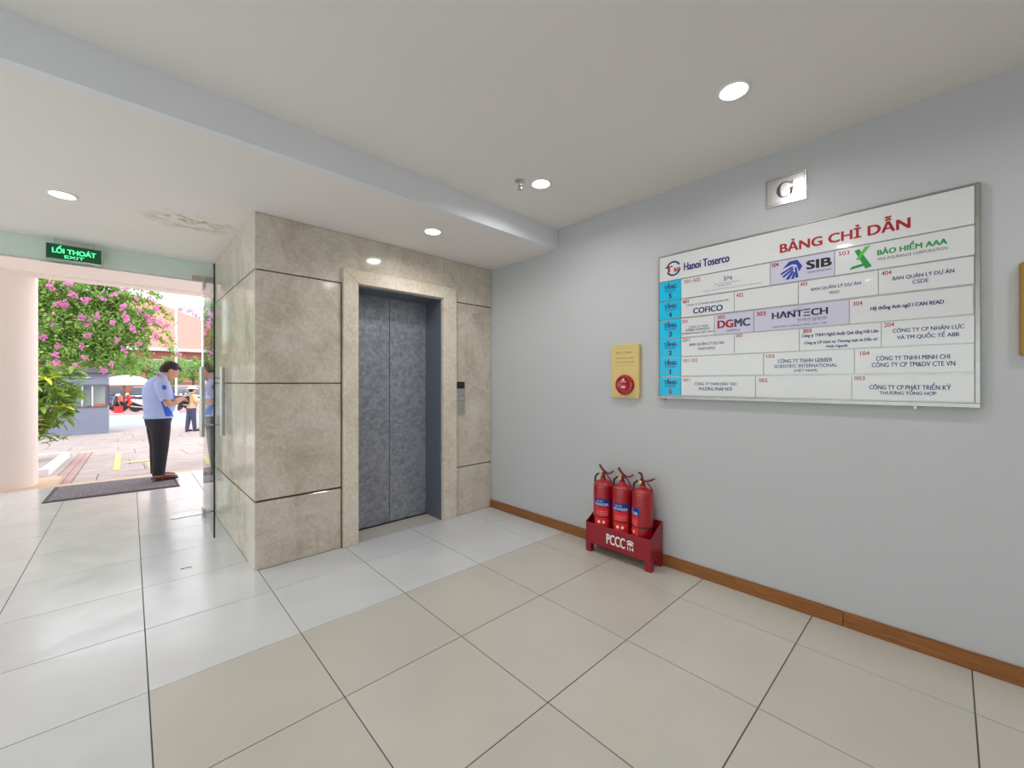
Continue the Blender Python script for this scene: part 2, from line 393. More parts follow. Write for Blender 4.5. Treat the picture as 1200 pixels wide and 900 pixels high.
# tiles: slightly turned against the walls, as laid
TX0, TY0, TS, TR = 0.077, 2.2995, 0.5924, -0.0085
def clip(poly, ax, val, keep_less):
    out = []
    for i, p in enumerate(poly):
        q = poly[(i+1) % len(poly)]; pi = (p[ax] <= val) == keep_less; qi = (q[ax] <= val) == keep_less
        if pi: out.append(p)
        if pi != qi:
            t = (val-p[ax])/(q[ax]-p[ax]); out.append(tuple(p[k]+(q[k]-p[k])*t for k in (0, 1)))
    return out
def area(p): return abs(sum(p[i][0]*p[(i+1)%len(p)][1]-p[(i+1)%len(p)][0]*p[i][1] for i in range(len(p))))/2 if len(p) > 2 else 0
def tile_poly(i, j, g=.0022):
    c, s = math.cos(TR), math.sin(TR); P = []
    for a, b in ((i*TS+g, j*TS+g), ((i+1)*TS-g, j*TS+g), ((i+1)*TS-g, (j+1)*TS-g), (i*TS+g, (j+1)*TS-g)): P.append((TX0+a*c-b*s, TY0+a*s+b*c))
    return P
for j in range(-10, 10):
    for i in range(-6, 5):
        p = tile_poly(i, j)
        for ax, v, kl in ((0, XL, False), (0, XW-.001, True), (1, YS, False), (1, 7.62, True)): p = clip(p, ax, v, kl) if len(p) > 2 else p
        if len(p) > 2 and i >= 1:
            if min(q[1] for q in p) < YE: p = clip(p, 1, YE-.002, True)
            else: p = clip(p, 1, YD+.225, False)
        elif len(p) > 2 and YE < min(q[1] for q in p) < YD+.2: p = clip(p, 0, XM-.001, True)
        if area(p) < .003: continue
        b = bm_new(); prism(b, p, lambda a, c_, h: (a, c_, -.012+h), .012)
        for f in b.faces: pass
        obj('tile', b, M['beige'] if (j < 0 and i >= 0) else M['grey_tile'], fl, bevel=.0012)

def wall_with_holes(name, axis, pos, th, a0, a1, z0, z1, holes, m):
    """holes: (a0,a1,z0,z1) sorted along a"""
    b = bm_new(); cur = a0
    def add(p, q, r, s):
        if q-p < 1e-4 or s-r < 1e-4: return
        if axis == 'x': bx(b, pos, pos+th, p, q, r, s)
        else: bx(b, p, q, pos, pos+th, r, s)
    for h in holes:
        add(cur, h[0], z0, z1); add(h[0], h[1], z0, h[2]); add(h[0], h[1], h[3], z1); cur = h[1]
    add(cur, a1, z0, z1)
    return struct(name, b, m)
struct('wall_right', bx(bm_new(), XW, XW+.2, YS-.1, YD+.2, -.3, 2.9), M['paint'])
wall_with_holes('wall_left', 'x', XL-.2, .2, YS-.1, YD+.2, -.3, 2.9, [(-2.4, 4.4, .25, 2.25)], M['paint'])
struct('wall_rear', bx(bm_new(), XL, XW, YS-.2, YS, -.3, 2.9), M['paint'])
# unseen window in the left wall, added and enlarged for daylight; mullions and glass
w1 = thing('window_1', 'wide unseen side window added for daylight', None, (XL-.1, 1.0, .25), kind='structure')
b = bm_new()
WY = [-2.4+k*1.348 for k in range(6)]
for y in WY: bx(b, XL-.14, XL-.06, y, y+.06, .25, 2.25)
for q in WY[:-1]: bx(b, XL-.14, XL-.06, q+.06, q+1.348, .25, .31); bx(b, XL-.14, XL-.06, q+.06, q+1.348, 2.19, 2.25)
obj('window_frame', b, M['steel'], w1, bevel=.003)
for y in WY[:-1]: obj('pane', bx(bm_new(), XL-.104, XL-.096, y+.06, y+1.348, .31, 2.19), M['glass'], w1)
# ceilings
struct('ceiling', bx(bm_new(), XL, XW, YS, YB, ZH, ZH+.25), M['ceil'])
struct('trim_1', bx(bm_new(), XL, XW, YB, YB+.05, ZL, ZH+.25), M['beam'])
struct('trim_2', bx(bm_new(), XL, XW, YB+.05, YD, ZL, ZL+.43), M['ceil_low'])
# glazed front: frosted header over the doorway, fixed glazing left of it
hd = thing('window_2', 'green frosted glass header over the doorway', None, (-.5, YD+.02, 2.30), kind='structure')
obj('header_panel', bx(bm_new(), XL, XM-.003, YD, YD+.03, 2.303, ZL), M['transom'], hd)
obj('header_rail', bx(bm_new(), XL, XM-.003, YD-.004, YD+.034, 2.296, 2.303), M['steel'], hd)
w3 = thing('window_3', 'fixed glass front beside the doorway', None, (-2.1, YD+.02, 0), kind='structure')
obj('pane', bx(bm_new(), XL+.03, -1.13, YD+.01, YD+.022, .04, 2.29), M['glass'], w3)
b = bm_new()
bx(b, XL, XL+.03, YD, YD+.035, 0, 2.296); bx(b, -1.13, -1.10, YD, YD+.035, 0, 2.296); bx(b, XL+.03, -1.13, YD, YD+.035, .0, .04)
obj('window_frame', b, M['steel'], w3)
struct('wall_front', bx(bm_new(), XL-.2, XW+3, YD+.03, YD+.2, ZL+.02, 3.4), M['plaster'])
# ---- lift shaft block clad in marble
core = bm_new()
FR0, FR1, FO0, FO1, FZI, FZO = 1.372, 2.187, 1.252, 2.338, 2.095, 2.208
bx(core, XM+.014, FR0-.03, YE+.014, YD+.15, 0, ZL); bx(core, FR1+.03, XW, YE+.014, YD+.15, 0, ZL)
bx(core, FR0-.03, FR1+.03, YE+.014, YE+.30, FZI+.03, ZL); bx(core, FR0-.03, FR1+.03, YE+.36, YD+.15, 0, ZL)
wb = struct('wall_back', core, M['groove'])
def panel(x0, x1, z0, z1): obj('marble_panel', bx(bm_new(), x0, x1, YE, YE+.016, z0, z1), M['marble'], wb, bevel=.0025)
J = [(0, .466), (.482, 1.291), (1.300, 2.082)]
for z0, z1 in J: panel(XM, FO0-.010, z0, z1)
for z0, z1 in ((0, .466), (.476, 2.082)): panel(FO1+.003, XW-.002, z0, z1)
panel(XM, 2.212, 2.091, ZL-.002); panel(2.2135, XW-.002, 2.091, ZL-.002)
for z0, z1 in J+[(2.091, ZL-.002)]:
    obj('marble_panel', bx(bm_new(), XM, XM+.016, YE+.0175, YD+.17, z0, z1), M['marble'], wb, bevel=.0025)
# facade beside the doorway, outside
struct('wall_facade', bx(bm_new(), XM+.02, XW+3, YD+.17, YD+.22, -.3, 3.4), M['plaster'])
# ---- porch: soffit, fascia, step edge
struct('ceiling_porch', bx(bm_new(), -4.2, XW+3, YD+.2, 7.95, 2.66, 2.9), M['col_paint'])
struct('trim_3', bx(bm_new(), -4.2, XW+3, 7.70, 7.95, 2.635, 2.66), M['col_paint'])
struct('ground_step', bx(bm_new(), -4.2, -.62, 7.62, 8.5, -.3, -.002), M['tan_stone'])
struct('ground_edge', bx(bm_new(), -.62, 3.4, 7.62, 7.80, -.3, -.006), M['tan_stone'])
struct('column', lathe(bm_new(), [(.35, -.01), (.35, 2.66)], (-1.15, 8.03, 0), 64), M['col_paint'], smooth=True)
# ---- baseboard, in lengths
bb = thing('baseboard_right', 'varnished brown wooden baseboard', None, (XW, 0, 0), kind='structure')
for y0, y1 in ((YS, -1.1), (-1.097, .362), (.365, 1.93), (1.933, YE-.002)):
    obj('plank', bx(bm_new(), XW-.020, XW, y0, y1, 0, .078), M['wood'], bb, bevel=.003, seg=2)

# ================================================================== LIFT
lf = thing('lift_door', 'closed grey steel two-leaf lift door in a pale marble surround', 'lift door', (1.78, YE, 0))
Yf = YE-.030
def fq(pts, z=None):  # extrude XZ polygon in Y
    b = bm_new(); prism(b, pts, lambda a, c_, h: (a, Yf+h, c_), .042); return b
obj('frame_piece', fq([(FO0, 0), (FR0, 0), (FR0, FZI), (FO0, FZO)]), M['marble_frame'], lf, bevel=.003)
obj('frame_piece', fq([(FR1, 0), (FO1, 0), (FO1, FZO), (FR1, FZI)]), M['marble_frame'], lf, bevel=.003)
obj('frame_piece', fq([(FR0+.0006, FZI+.001), (FR1-.0006, FZI+.001), (FO1-.001, FZO), (FO0+.001, FZO)]), M['marble_frame'], lf, bevel=.003)
YDR = YE+.275
obj('jamb', bx(bm_new(), FR0-.012, FR0+.004, YE+.012, YDR, 0, FZI-.012), M['lift_jamb'], lf)
obj('jamb', bx(bm_new(), FR1-.010, FR1+.012, YE+.012, YDR, 0, FZI-.012), M['lift_jamb'], lf, bevel=.002)
obj('lintel', bx(bm_new(), FR0-.012, FR1+.012, YE+.012, YDR, FZI-.014, FZI+.01), M['lift_jamb'], lf, bevel=.002)
xm = 1.792
obj('door_panel', bx(bm_new(), FR0-.01, xm-.002, YDR, YDR+.03, .008, FZI-.004), M['lift'], lf, bevel=.002)
obj('door_panel', bx(bm_new(), xm+.002, FR1+.01, YDR, YDR+.03, .008, FZI-.004), M['lift'], lf, bevel=.002)
obj('sill', bx(bm_new(), FR0-.01, FR1+.01, YDR-.012, YDR+.03, -.001, .004), M['dark'], lf)
for x0, x1 in ((FR0, 1.866), (1.869, FR1)):
    obj('tile', bx(bm_new(), x0, x1, YE, YDR-.012, -.012, .0), M['beige'], fl, bevel=.001)
cp = thing('lift_call_panel', 'slim steel lift call panel with dark display right of the lift', 'call panel', (2.386, YE, .99))
obj('plate', bx(bm_new(), 2.326, 2.446, YE-.014, YE, .992, 1.312), M['brushed'], cp, bevel=.003, seg=2)
obj('display', bx(bm_new(), 2.331, 2.441, YE-.020, YE-.012, 1.243, 1.309), M['black'], cp, bevel=.005, seg=2, label='dark display window')
obj('button', lathe(bm_new(), [(0, 0), (.017, 0), (.019, .004), (.019, .008), (0, .008)], (2.389, YE-.021, 1.145), 20, 'y'), M['chrome'], cp, smooth=True, label='round call button')
b = bm_new(); put_poly(b, [(2.380, 1.149), (2.398, 1.149), (2.389, 1.137)], lambda a, c_: (a, YE-.0216, c_)); print_obj('arrow_mark', b, [M['black_ink']], cp)
b = bm_new()
for z in (1.165, 1.125): bx(b, 2.334, 2.438, YE-.0148, YE-.0138, z, z+.0015)
obj('seam', b, M['dark'], cp)

# ================================================================== GLASS DOOR LEAF, open against the marble
A0 = Vector((.578, 5.06, 0)); A1 = Vector((.547, 4.163, 0)); dd = (A1-A0).normalized(); nn = Vector((-dd.y, dd.x, 0))
gd = thing('door_1', 'frameless glass entrance door standing open', None, tuple(A0), kind='structure')
gd['category'] = 'door'; del gd['category']
def along(s, o, z): p = A0+dd*s+nn*o; return (p.x, p.y, z)
def abox(bm, s0, s1, o0, o1, z0, z1):
    v = [bm.verts.new(along(s, o, z)) for s, o, z in ((s0,o0,z0),(s1,o0,z0),(s1,o1,z0),(s0,o1,z0),(s0,o0,z1),(s1,o0,z1),(s1,o1,z1),(s0,o1,z1))]
    for f in ((0,3,2,1),(4,5,6,7),(0,1,5,4),(1,2,6,5),(2,3,7,6),(3,0,4,7)): bm.faces.new([v[i] for i in f])
    return bm
Ld = (A1-A0).length
obj('glass_leaf', abox(bm_new(), .01, Ld-.004, -.006, .006, .012, 2.288), M['glass'], gd)
obj('glass_edge', abox(bm_new(), Ld-.004, Ld, -.0062, .0062, .012, 2.288), M['glass_edge'], gd, label='dark polished glass edge')
obj('top_hinge', abox(bm_new(), -.02, .15, -.014, .014, 2.215, 2.285), M['brushed'], gd, bevel=.003)
obj('bottom_hinge', abox(bm_new(), -.02, .13, -.015, .015, .006, .075), M['brushed'], gd, bevel=.003)
for o_ in (-.070, .070):
    b = bm_new(); tube(b, [along(.76, o_, .842), along(.76, o_, 1.434)], .019, 20)
    h = obj('handle', b, M['brushed'], gd, smooth=True)
    for z in (.94, 1.34):
        b = bm_new(); s0 = .006 if o_ > 0 else -.006
        tube(b, [along(.76, s0, z), along(.76, o_*.78, z)], .008, 12)
        obj('standoff', b, M['brushed'], h, smooth=True)
obj('floor_spring_cover', bx(bm_new(), .325, .600, 5.045, 5.115, 0, .005), M['steel'], None, bevel=.001,
    label='flat steel floor spring cover at the foot of the glass door', cat='cover plate')
ts = thing('transom_patch', 'grey steel patch fitting clamping the glass header above the open glass door', 'glass fitting', (.57, YD, 2.295))
obj('plate', bx(bm_new(), .486, XM-.004, YD-.016, YD-.004, 2.297, 2.349), M['brushed'], ts, bevel=.002)
obj('wall_channel', bx(bm_new(), XM-.026, XM-.001, YD-.03, YD-.004, .0, 2.296), M['brushed'], ts, label='steel channel against the marble')

b = bm_new(); prism(b, [(.285, 3.655), (.300, 3.646), (.322, 3.650), (.345, 3.640), (.352, 3.652), (.330, 3.664), (.310, 3.660), (.296, 3.668)], lambda a, c_, h: (a, c_, .0001+h), .0004)
obj('scuff_mark', b, M['rubber'], fl)
# ================================================================== CEILING FITTINGS
def downlight(x, y, z, label, r=.058):
    t = thing('downlight', label, 'ceiling light', (x, y, z), group='recessed ceiling downlights')
    obj('trim_ring', lathe(bm_new(), [(r+.012, 0), (r+.012, -.003), (r+.006, -.007), (r, -.006), (r, -.001)], (x, y, z), 40), M['lamp_ring'], t, smooth=True)
    obj('diffuser', lathe(bm_new(), [(0, -.0045), (r, -.0045), (r, -.001), (0, -.001)], (x, y, z), 32), M['lamp'], t)
    ld = bpy.data.lights.new('downlight_lamp', 'AREA'); ld.shape = 'DISK'; ld.size = r*1.9; ld.energy = LAMP_W; ld.color = (1.0, .985, .96); ld.spread = math.radians(160)
    lo = bpy.data.objects.new('lamp', ld); COL.objects.link(lo); lo.parent = t; lo.location = (0, 0, -.010)
    return t
downlight(2.065, .67, ZH, 'large bright round downlight above the directory board')
downlight(2.072, 1.892, ZH, 'round downlight beside the small ceiling sprinkler')
downlight(1.752, 2.743, ZL, 'round downlight in the lowered ceiling in front of the lift')
downlight(-.279, 3.814, ZL, 'round downlight in the lowered ceiling near the green exit sign')
for x, y, z, s in ((.35, .67, ZH, 'nearer the middle of the lobby'), (.35, -1.1, ZH, 'rearward of the camera'), (2.065, -.9, ZH, 'near the rear end of the directory wall'),
                (-1.6, .67, ZH, 'over the left half of the lobby'), (-1.9, 3.814, ZL, 'in the lowered ceiling at far left')):
    downlight(x, y, z, 'added unseen fill downlight '+s)  # unseen downlights added as fill for the lobby
sp = thing('sprinkler', 'small chrome fire sprinkler hanging from the upper ceiling', 'sprinkler', (1.942, 1.967, ZH))
o = (1.942, 1.967, ZH)
obj('escutcheon', lathe(bm_new(), [(0, 0), (.032, 0), (.034, -.004), (.022, -.010), (.010, -.012), (0, -.012)], o, 28), M['steel'], sp, smooth=True)
obj('body', lathe(bm_new(), [(0, -.010), (.009, -.010), (.009, -.030), (.006, -.034), (0, -.034)], o, 16), M['brushed'], sp, smooth=True)
b = bm_new()
for s in (-1, 1): tube(b, [(o[0]+s*.009, o[1], ZH-.026), (o[0]+s*.015, o[1], ZH-.040), (o[0]+s*.006, o[1], ZH-.055)], .0025, 8)
obj('yoke', b, M['chrome'], sp)
obj('bulb', tube(bm_new(), [(o[0], o[1], ZH-.034), (o[0], o[1], ZH-.054)], .003, 8), M['ext_red'], sp)
obj('deflector', lathe(bm_new(), [(0, -.055), (.016, -.055), (.017, -.058), (0, -.059)], o, 20), M['brushed'], sp)

# ================================================================== EXIT SIGN
es = thing('exit_sign', 'dark green exit sign with light green letters hung under the ceiling', 'exit sign', (-.295, 4.97, 2.305))
ex0, ex1, ez0, ez1, ey = -.452, -.138, 2.312, 2.430, 4.97
obj('sign_box', bx(bm_new(), ex0-.006, ex1+.006, ey, ey+.026, ez0-.006, ez1+.004), M['steel'], es, bevel=.002)
obj('face', bx(bm_new(), ex0, ex1, ey-.003, ey+.001, ez0, ez1), M['exit_green'], es)
fe = lambda a, c_: (a, ey-.0036, c_)
W_, H_ = ex1-ex0, ez1-ez0
b = bm_new()
put_text(b, 'LỐI THOÁT', (ex0+.10*W_, ex0+.90*W_, ez0+.40*H_, ez0+.93*H_), fe, .02); print_obj('lettering', b, [M['exit_text']], es); b = bm_new()
put_text(b, 'EXIT', (ex0+.32*W_, ex0+.68*W_, ez0+.10*H_, ez0+.30*H_), fe, .02)
print_obj('lettering', b, [M['exit_text']], es)
for x in (-.405, -.185): obj('hanger', tube(bm_new(), [(x, ey+.013, ez1+.004), (x, ey+.013, ZL)], .003, 8), M['brushed'], es)

# ================================================================== G PLATE, DIRECTORY BOARD, ALARM
fw = lambda x: (lambda a, c_: (x, a, c_))          # board plane: a = world Y (mirrored), b = Z
def R(y_left, y_right, z0, z1): return (y_left, y_right, z0, z1)
gp = thing('floor_plate', 'polished steel floor plate engraved with a letter G above the board', 'sign plate', (XW, .63, 2.34))
obj('plate', bx(bm_new(), XW-.008, XW, .527, .734, 2.341, 2.511), M['steel'], gp, bevel=.0015)
b = bm_new(); f = fw(XW-.0086)
def ring_rect(b, y0, y1, z0, z1, w):
    for q in ((y0, y1, z0, z0+w), (y0, y1, z1-w, z1), (y0, y0+w, z0+w, z1-w), (y1-w, y1, z0+w, z1-w)): put_poly(b, [(q[0], q[2]), (q[1], q[2]), (q[1], q[3]), (q[0], q[3])], f)
ring_rect(b, .537, .724, 2.352, 2.500, .0018)
print_obj('engraved_border', b, [M['grey_ink']], gp)
# serif capital G drawn as a thick-thin stroke
b = bm_new(); gc, gz = .6305, 2.426
outer, inner = [], []
for k in range(29):
    t = math.radians(38+k*(360-38-28)/28); th = .0060+.0135*abs(math.cos(t))**1.3*(1 if math.cos(t) < 0 else .25)
    a, z = math.cos(t), math.sin(t); outer.append((gc-a*.043, gz+z*.046)); inner.append((gc-a*(.043-th), gz+z*(.046-th*.7)))
for k in range(28): put_poly(b, [outer[k], outer[k+1], inner[k+1], inner[k]], f)
def gq(x0, x1, z0, z1): put_poly(b, [(gc-x0, gz+z0), (gc-x1, gz+z0), (gc-x1, gz+z1), (gc-x0, gz+z1)], f)
gq(.026, .039, -.036, .000); gq(.016, .049, -.001, .004); gq(.033, .0385, .018, .045)
print_obj('engraved_letter', b, [M['slate_ink']], gp)

db = thing('directory_board', 'large steel framed tenant directory board on the right wall', 'directory board', (XW, .64, 1.18))
by0, by1, bz0, bz1 = -.119, 1.397, 1.186, 2.198
XF = XW-.030
b = bm_new()
bx(b, XF+.008, XW, by0+.004, by1-.004, bz0+.004, bz1-.004)
obj('backing', b, M['frame_steel'], db)
for q in ((by0, by1, bz1-.010, bz1), (by0, by1, bz0, bz0+.022), (by1-.010, by1, bz0+.022, bz1-.010), (by0, by0+.018, bz0+.022, bz1-.010)):
    obj('frame_bar', bx(bm_new(), XF-.004, XW, *q), M['frame_steel'], db, bevel=.002)
def text_on(b, s, yl, yr, z0, z1, x, bold=0.0, mi=0): put_text(b, s, (yl, yr, z0, z1), fw(x), bold, mi)
def phone_mark(b, yl, yr, z0, z1, x):
    P2 = lambda a, c_: (yl+(yr-yl)*a, z0+(z1-z0)*c_); f = fw(x)
    arc = [(.5-.5*math.cos(PI*k/10), .62+.38*math.sin(PI*k/10)) for k in range(11)]
    inn = [(.5-.30*math.cos(PI*k/10), .62+.16*math.sin(PI*k/10)) for k in range(11)]
    for k in range(10): put_poly(b, [P2(*arc[k]), P2(*arc[k+1]), P2(*inn[k+1]), P2(*inn[k])], f)
    for q in ((0, .22), (.78, 1)): put_poly(b, [P2(q[0], .50), P2(q[1], .50), P2(q[1], .66), P2(q[0], .66)], f)
    put_poly(b, [P2(.05, 0), P2(.95, 0), P2(.88, .30), P2(.68, .62), P2(.32, .62), P2(.12, .30)], f)
def pnl(yl, yr, z0, z1, m='signwhite', name='sign_panel'):
    return obj(name, bx(bm_new(), XF-.003, XF+.008, yr, yl, z0, z1), M[m], db, bevel=.0008)
XP = XF-.0036
hp = pnl(1.386, -.100, 2.014, 2.186, name='header_panel')
b = bm_new(); text_on(b, 'BẢNG CHỈ DẪN', .650, .105, 2.052, 2.132, XP, .022)
print_obj('title_lettering', b, [M['red_ink']], hp)
b = bm_new(); text_on(b, 'Hanoi Toserco', 1.212, .922, 2.062, 2.115, XP, .03); print_obj('lettering', b, [M['navy_ink']], hp); b = bm_new()
# round emblem: navy ring broken by red lettering
cy, cz = 1.285, 2.093
for a0, a1 in ((25, 172), (205, 350)):
    for k in range(14):
        t0, t1 = [math.radians(a0+(a1-a0)*q/14) for q in (k, k+1)]
        put_poly(b, [(cy-math.cos(t0)*.052, cz+math.sin(t0)*.052), (cy-math.cos(t1)*.052, cz+math.sin(t1)*.052), (cy-math.cos(t1)*.040, cz+math.sin(t1)*.040), (cy-math.cos(t0)*.040, cz+math.sin(t0)*.040)], fw(XP))
text_on(b, 'T', 1.345, 1.288, 2.070, 2.113, XP-.0004, .06, 1); text_on(b, 'sc', 1.283, 1.236, 2.068, 2.095, XP-.0004, .06, 1)
print_obj('company_emblem', b, [M['navy_ink'], M['red_ink']], hp)

ROWS = {'5': (1.876, 2.007), '4': (1.746, 1.868), '3': (1.610, 1.736), '2': (1.481, 1.603), '1': (1.348, 1.474), 'G': (1.214, 1.338)}
CELLS = {'5': [.699, .397, -.102], '4': [.895, .560, .222, -.100], '3': [1.014, .786, .336, -.097], '2': [.895, .555, .211, -.101], '1': [.733, .315, -.100], 'G': [.777, .326, -.101]}
N = 'navy_ink'
def T(s, fl_, fr, t0, t1, m=N, bold=.012): return (s, fl_, fr, t0, t1, m, bold)
CONT = {
 ('5', 0): [T('501-502', .04, .24, .74, .93, 'red_ink'), T('b>e', .52, .61, .55, .80, 'slate_ink'), T('CÔNG TY CỔ PHẦN KIẾN TRÚC', .40, .70, .42, .49, 'grey_ink', 0), T('BE ARCHITECTS', .46, .60, .31, .38, 'grey_ink', 0), T('CÔNG TY TNHH TM VIỆT NAM - CÔNG TY TNHH MTV ĐÔNG NAM Á', .28, .92, .14, .22, 'grey_ink', 0)],
 ('5', 1): [T('504', .02, .14, .78, .96, 'red_ink', .03), T('SIB', .58, .96, .42, .80, 'black_ink', .05), T('SOUND IN BUILDING', .60, .95, .26, .33, 'black_ink')],
 ('5', 2): [T('503', .03, .12, .76, .93, 'red_ink'), T('BẢO HIỂM AAA', .34, .83, .52, .84, 'green_ink', .025), T('AAA INSURANCE CORPORATION', .34, .83, .32, .43, 'slate_ink', 0)],
 ('4', 0): [T('401', .03, .15, .76, .95, 'red_ink', .03), T('CÔNG TY CỔ PHẦN XÂY DỰNG SỐ 1', .11, .92, .56, .72), T('COFICO', .24, .80, .12, .44, N, .035)],
 ('4', 1): [T('402', .03, .15, .70, .90, 'red_ink')],
 ('4', 2): [T('403', .02, .12, .80, .97, 'red_ink'), T('BAN QUẢN LÝ DỰ ÁN', .17, .80, .48, .70), T('WHO', .41, .54, .26, .40)],
 ('4', 3): [T('404', .03, .15, .76, .94, 'red_ink'), T('BAN QUẢN LÝ DỰ ÁN', .16, .81, .46, .70), T('CSDE', .38, .55, .26, .42)],
 ('3', 0): [T('301', .03, .20, .76, .94, 'red_ink'), T('CÔNG TY TNHH', .24, .82, .46, .58), T('GERBER SCIENTIFIC', .14, .88, .30, .42), T('INTERNATIONAL (VIỆT NAM)', .02, .98, .12, .26)],
 ('3', 1): [T('302', .08, .28, .78, .96, 'red_ink', .02), T('DG', .08, .50, .30, .70, 'red_ink', .045), T('MC', .52, .92, .30, .70, 'slate_ink', .045), T('DAMTECH', .33, .66, .10, .19)],
 ('3', 2): [T('303', .03, .14, .72, .92, 'red_ink', .03), T('HΛNTΞCH', .21, .80, .50, .82, 'black_ink', .035), T('한택컨설팅㈜', .49, .79, .26, .42, 'slate_ink', 0), T('HANTECH CONSULTING CO., LTD', .22, .79, .08, .17)],
 ('3', 3): [T('304', .03, .12, .72, .90, 'red_ink'), T('Hệ thống Anh ngữ I CAN READ', .19, .79, .42, .66, 'navy_ink', .02)],
 ('2', 0): [T('201', .03, .17, .80, .98, 'red_ink'), T('BAN QUẢN LÝ DỰ ÁN', .17, .82, .50, .74), T('VNM10P03', .33, .66, .28, .44)],
 ('2', 1): [T('202', .02, .14, .84, 1.0, 'red_ink')],
 ('2', 2): [T('203', .04, .16, .80, .98, 'red_ink', .04), T('Công ty TNHH Nghệ thuật Quà tặng Hải Liên', .03, .97, .56, .76, N, .02), T('Công ty CP Dịch vụ Thương mại và Đầu tư', .06, .96, .24, .44, N, .02), T('Nhật Nguyệt', .35, .62, .04, .20, N, .02)],
 ('2', 3): [T('204', .03, .15, .80, .98, 'red_ink'), T('CÔNG TY CP NHÂN LỰC', .13, .90, .50, .74), T('VÀ TM QUỐC TẾ ABB', .18, .85, .24, .50)],
 ('1', 0): [T('101-102', .03, .22, .72, .90, 'red_ink')],
 ('1', 1): [T('103', .03, .13, .78, .95, 'red_ink'), T('CÔNG TY TNHH GERBER', .17, .78, .52, .74), T('SCIENTIFIC INTERNATIONAL', .13, .83, .30, .45), T('(VIỆT NAM)', .36, .62, .08, .26)],
 ('1', 2): [T('104', .05, .14, .74, .91, 'red_ink'), T('CÔNG TY TNHH MINH CHI', .20, .82, .50, .72), T('CÔNG TY CP TM&DV CTE VN', .16, .86, .24, .47)],
 ('G', 0): [T('001', .03, .13, .76, .93, 'red_ink'), T('CÔNG TY TNHH ĐÀO TẠO', .20, .77, .52, .74), T('PHƯƠNG PHÁP MỚI', .26, .71, .28, .50)],
 ('G', 1): [T('002', .04, .14, .72, .90, 'red_ink')],
 ('G', 2): [T('003', .02, .12, .80, .96, 'red_ink'), T('CÔNG TY CP PHÁT TRIỂN KỸ', .16, .83, .42, .70), T('THƯƠNG TỔNG HỢP', .25, .72, .18, .42)],
}
for rk, (z0, z1) in ROWS.items():
    lp = pnl(1.386, 1.234, z0, z1, 'cyan', 'floor_label')
    h = z1-z0
    for s, yl, yr, q0, q1, bo in (('TẦNG', 1.352, 1.262, .60, .93, .03), ('FLOOR', 1.345, 1.270, .45, .56, .01), (rk, 1.312 if rk == '1' else 1.318, 1.301 if rk == '1' else 1.296, .09, .37, .03 if rk == '1' else .05)):
        b = bm_new(); text_on(b, s, yl, yr, z0+q0*h, z0+q1*h, XP, bo); print_obj('lettering', b, [M['red_ink' if s == 'G' else N]], lp)
    left = 1.230
    for ci, right in enumerate(CELLS[rk]):
        lav = (rk, ci) in (('5', 1), ('3', 1), ('3', 2))
        pp = pnl(left, right+.0015, z0, z1, 'lavender' if lav else 'signwhite')
        w = left-right; mats = []
        for s, a0, a1, t0, t1, mk, bold in CONT[(rk, ci)]:
            b = bm_new(); text_on(b, s, left-a0*w, left-a1*w, z0+t0*h, z0+t1*h, XP, bold, 0); print_obj('lettering', b, [M[mk]], pp)
        b = bm_new()
        P2 = lambda a, c_: (left-a*w, z0+c_*h)
        if (rk, ci) == ('5', 1):
            mats.append('blue_ink'); mi = len(mats)-1
            for poly in ([(.20, .62), (.31, .90), (.44, .93), (.52, .62), (.47, .40), (.43, .72), (.36, .76)], [(.17, .44), (.36, .68), (.38, .62), (.18, .36)], [(.20, .30), (.37, .60), (.39, .54), (.22, .22)],
                         [(.25, .14), (.36, .48), (.39, .44), (.31, .12)], [(.34, .12), (.38, .40), (.415, .40), (.39, .12)], [(.41, .14), (.405, .62), (.43, .62), (.46, .16)]):
                put_poly(b, [P2(*q) for q in poly], fw(XP), mi)
        if (rk, ci) == ('5', 2):
            mats += ['green_ink', 'lime_ink']; gi, li = 0, 1
            for poly, mi in (([(.16, .86), (.20, .90), (.30, .14), (.25, .08)], gi), ([(.29, .97), (.245, .94), (.17, .48), (.20, .48)], li), ([(.12, .12), (.14, .24), (.23, .30), (.235, .20)], gi)):
                put_poly(b, [P2(*q) for q in poly], fw(XP-.0002*(1+mi)), mi)
        if (rk, ci) == ('3', 2):
            mats.append('blue_ink'); mi = len(mats)-1
            for k in range(8):
                t0, t1 = k/8, (k+1)/8; c0 = lambda t: (.30+.28*t, .48+.48*t**.6)
                a, c1 = c0(t0), c0(t1); put_poly(b, [P2(*a), P2(*c1), P2(c1[0], c1[1]+.05*(1-t1)), P2(a[0], a[1]+.05*(1-t0))], fw(XP-.0003), mi)
        if mats: print_obj('company_emblem', b, [M[q] for q in mats], pp)
        else: b.free()
        left = right-.0015
for y, z in ((1.23, bz1), (.22, bz1), (1.36, bz0-.012), (.09, bz0-.012)):
    obj('fixing_clip', bx(bm_new(), XW-.02, XW, y-.005, y+.005, z, z+.012), M['brushed'], db)

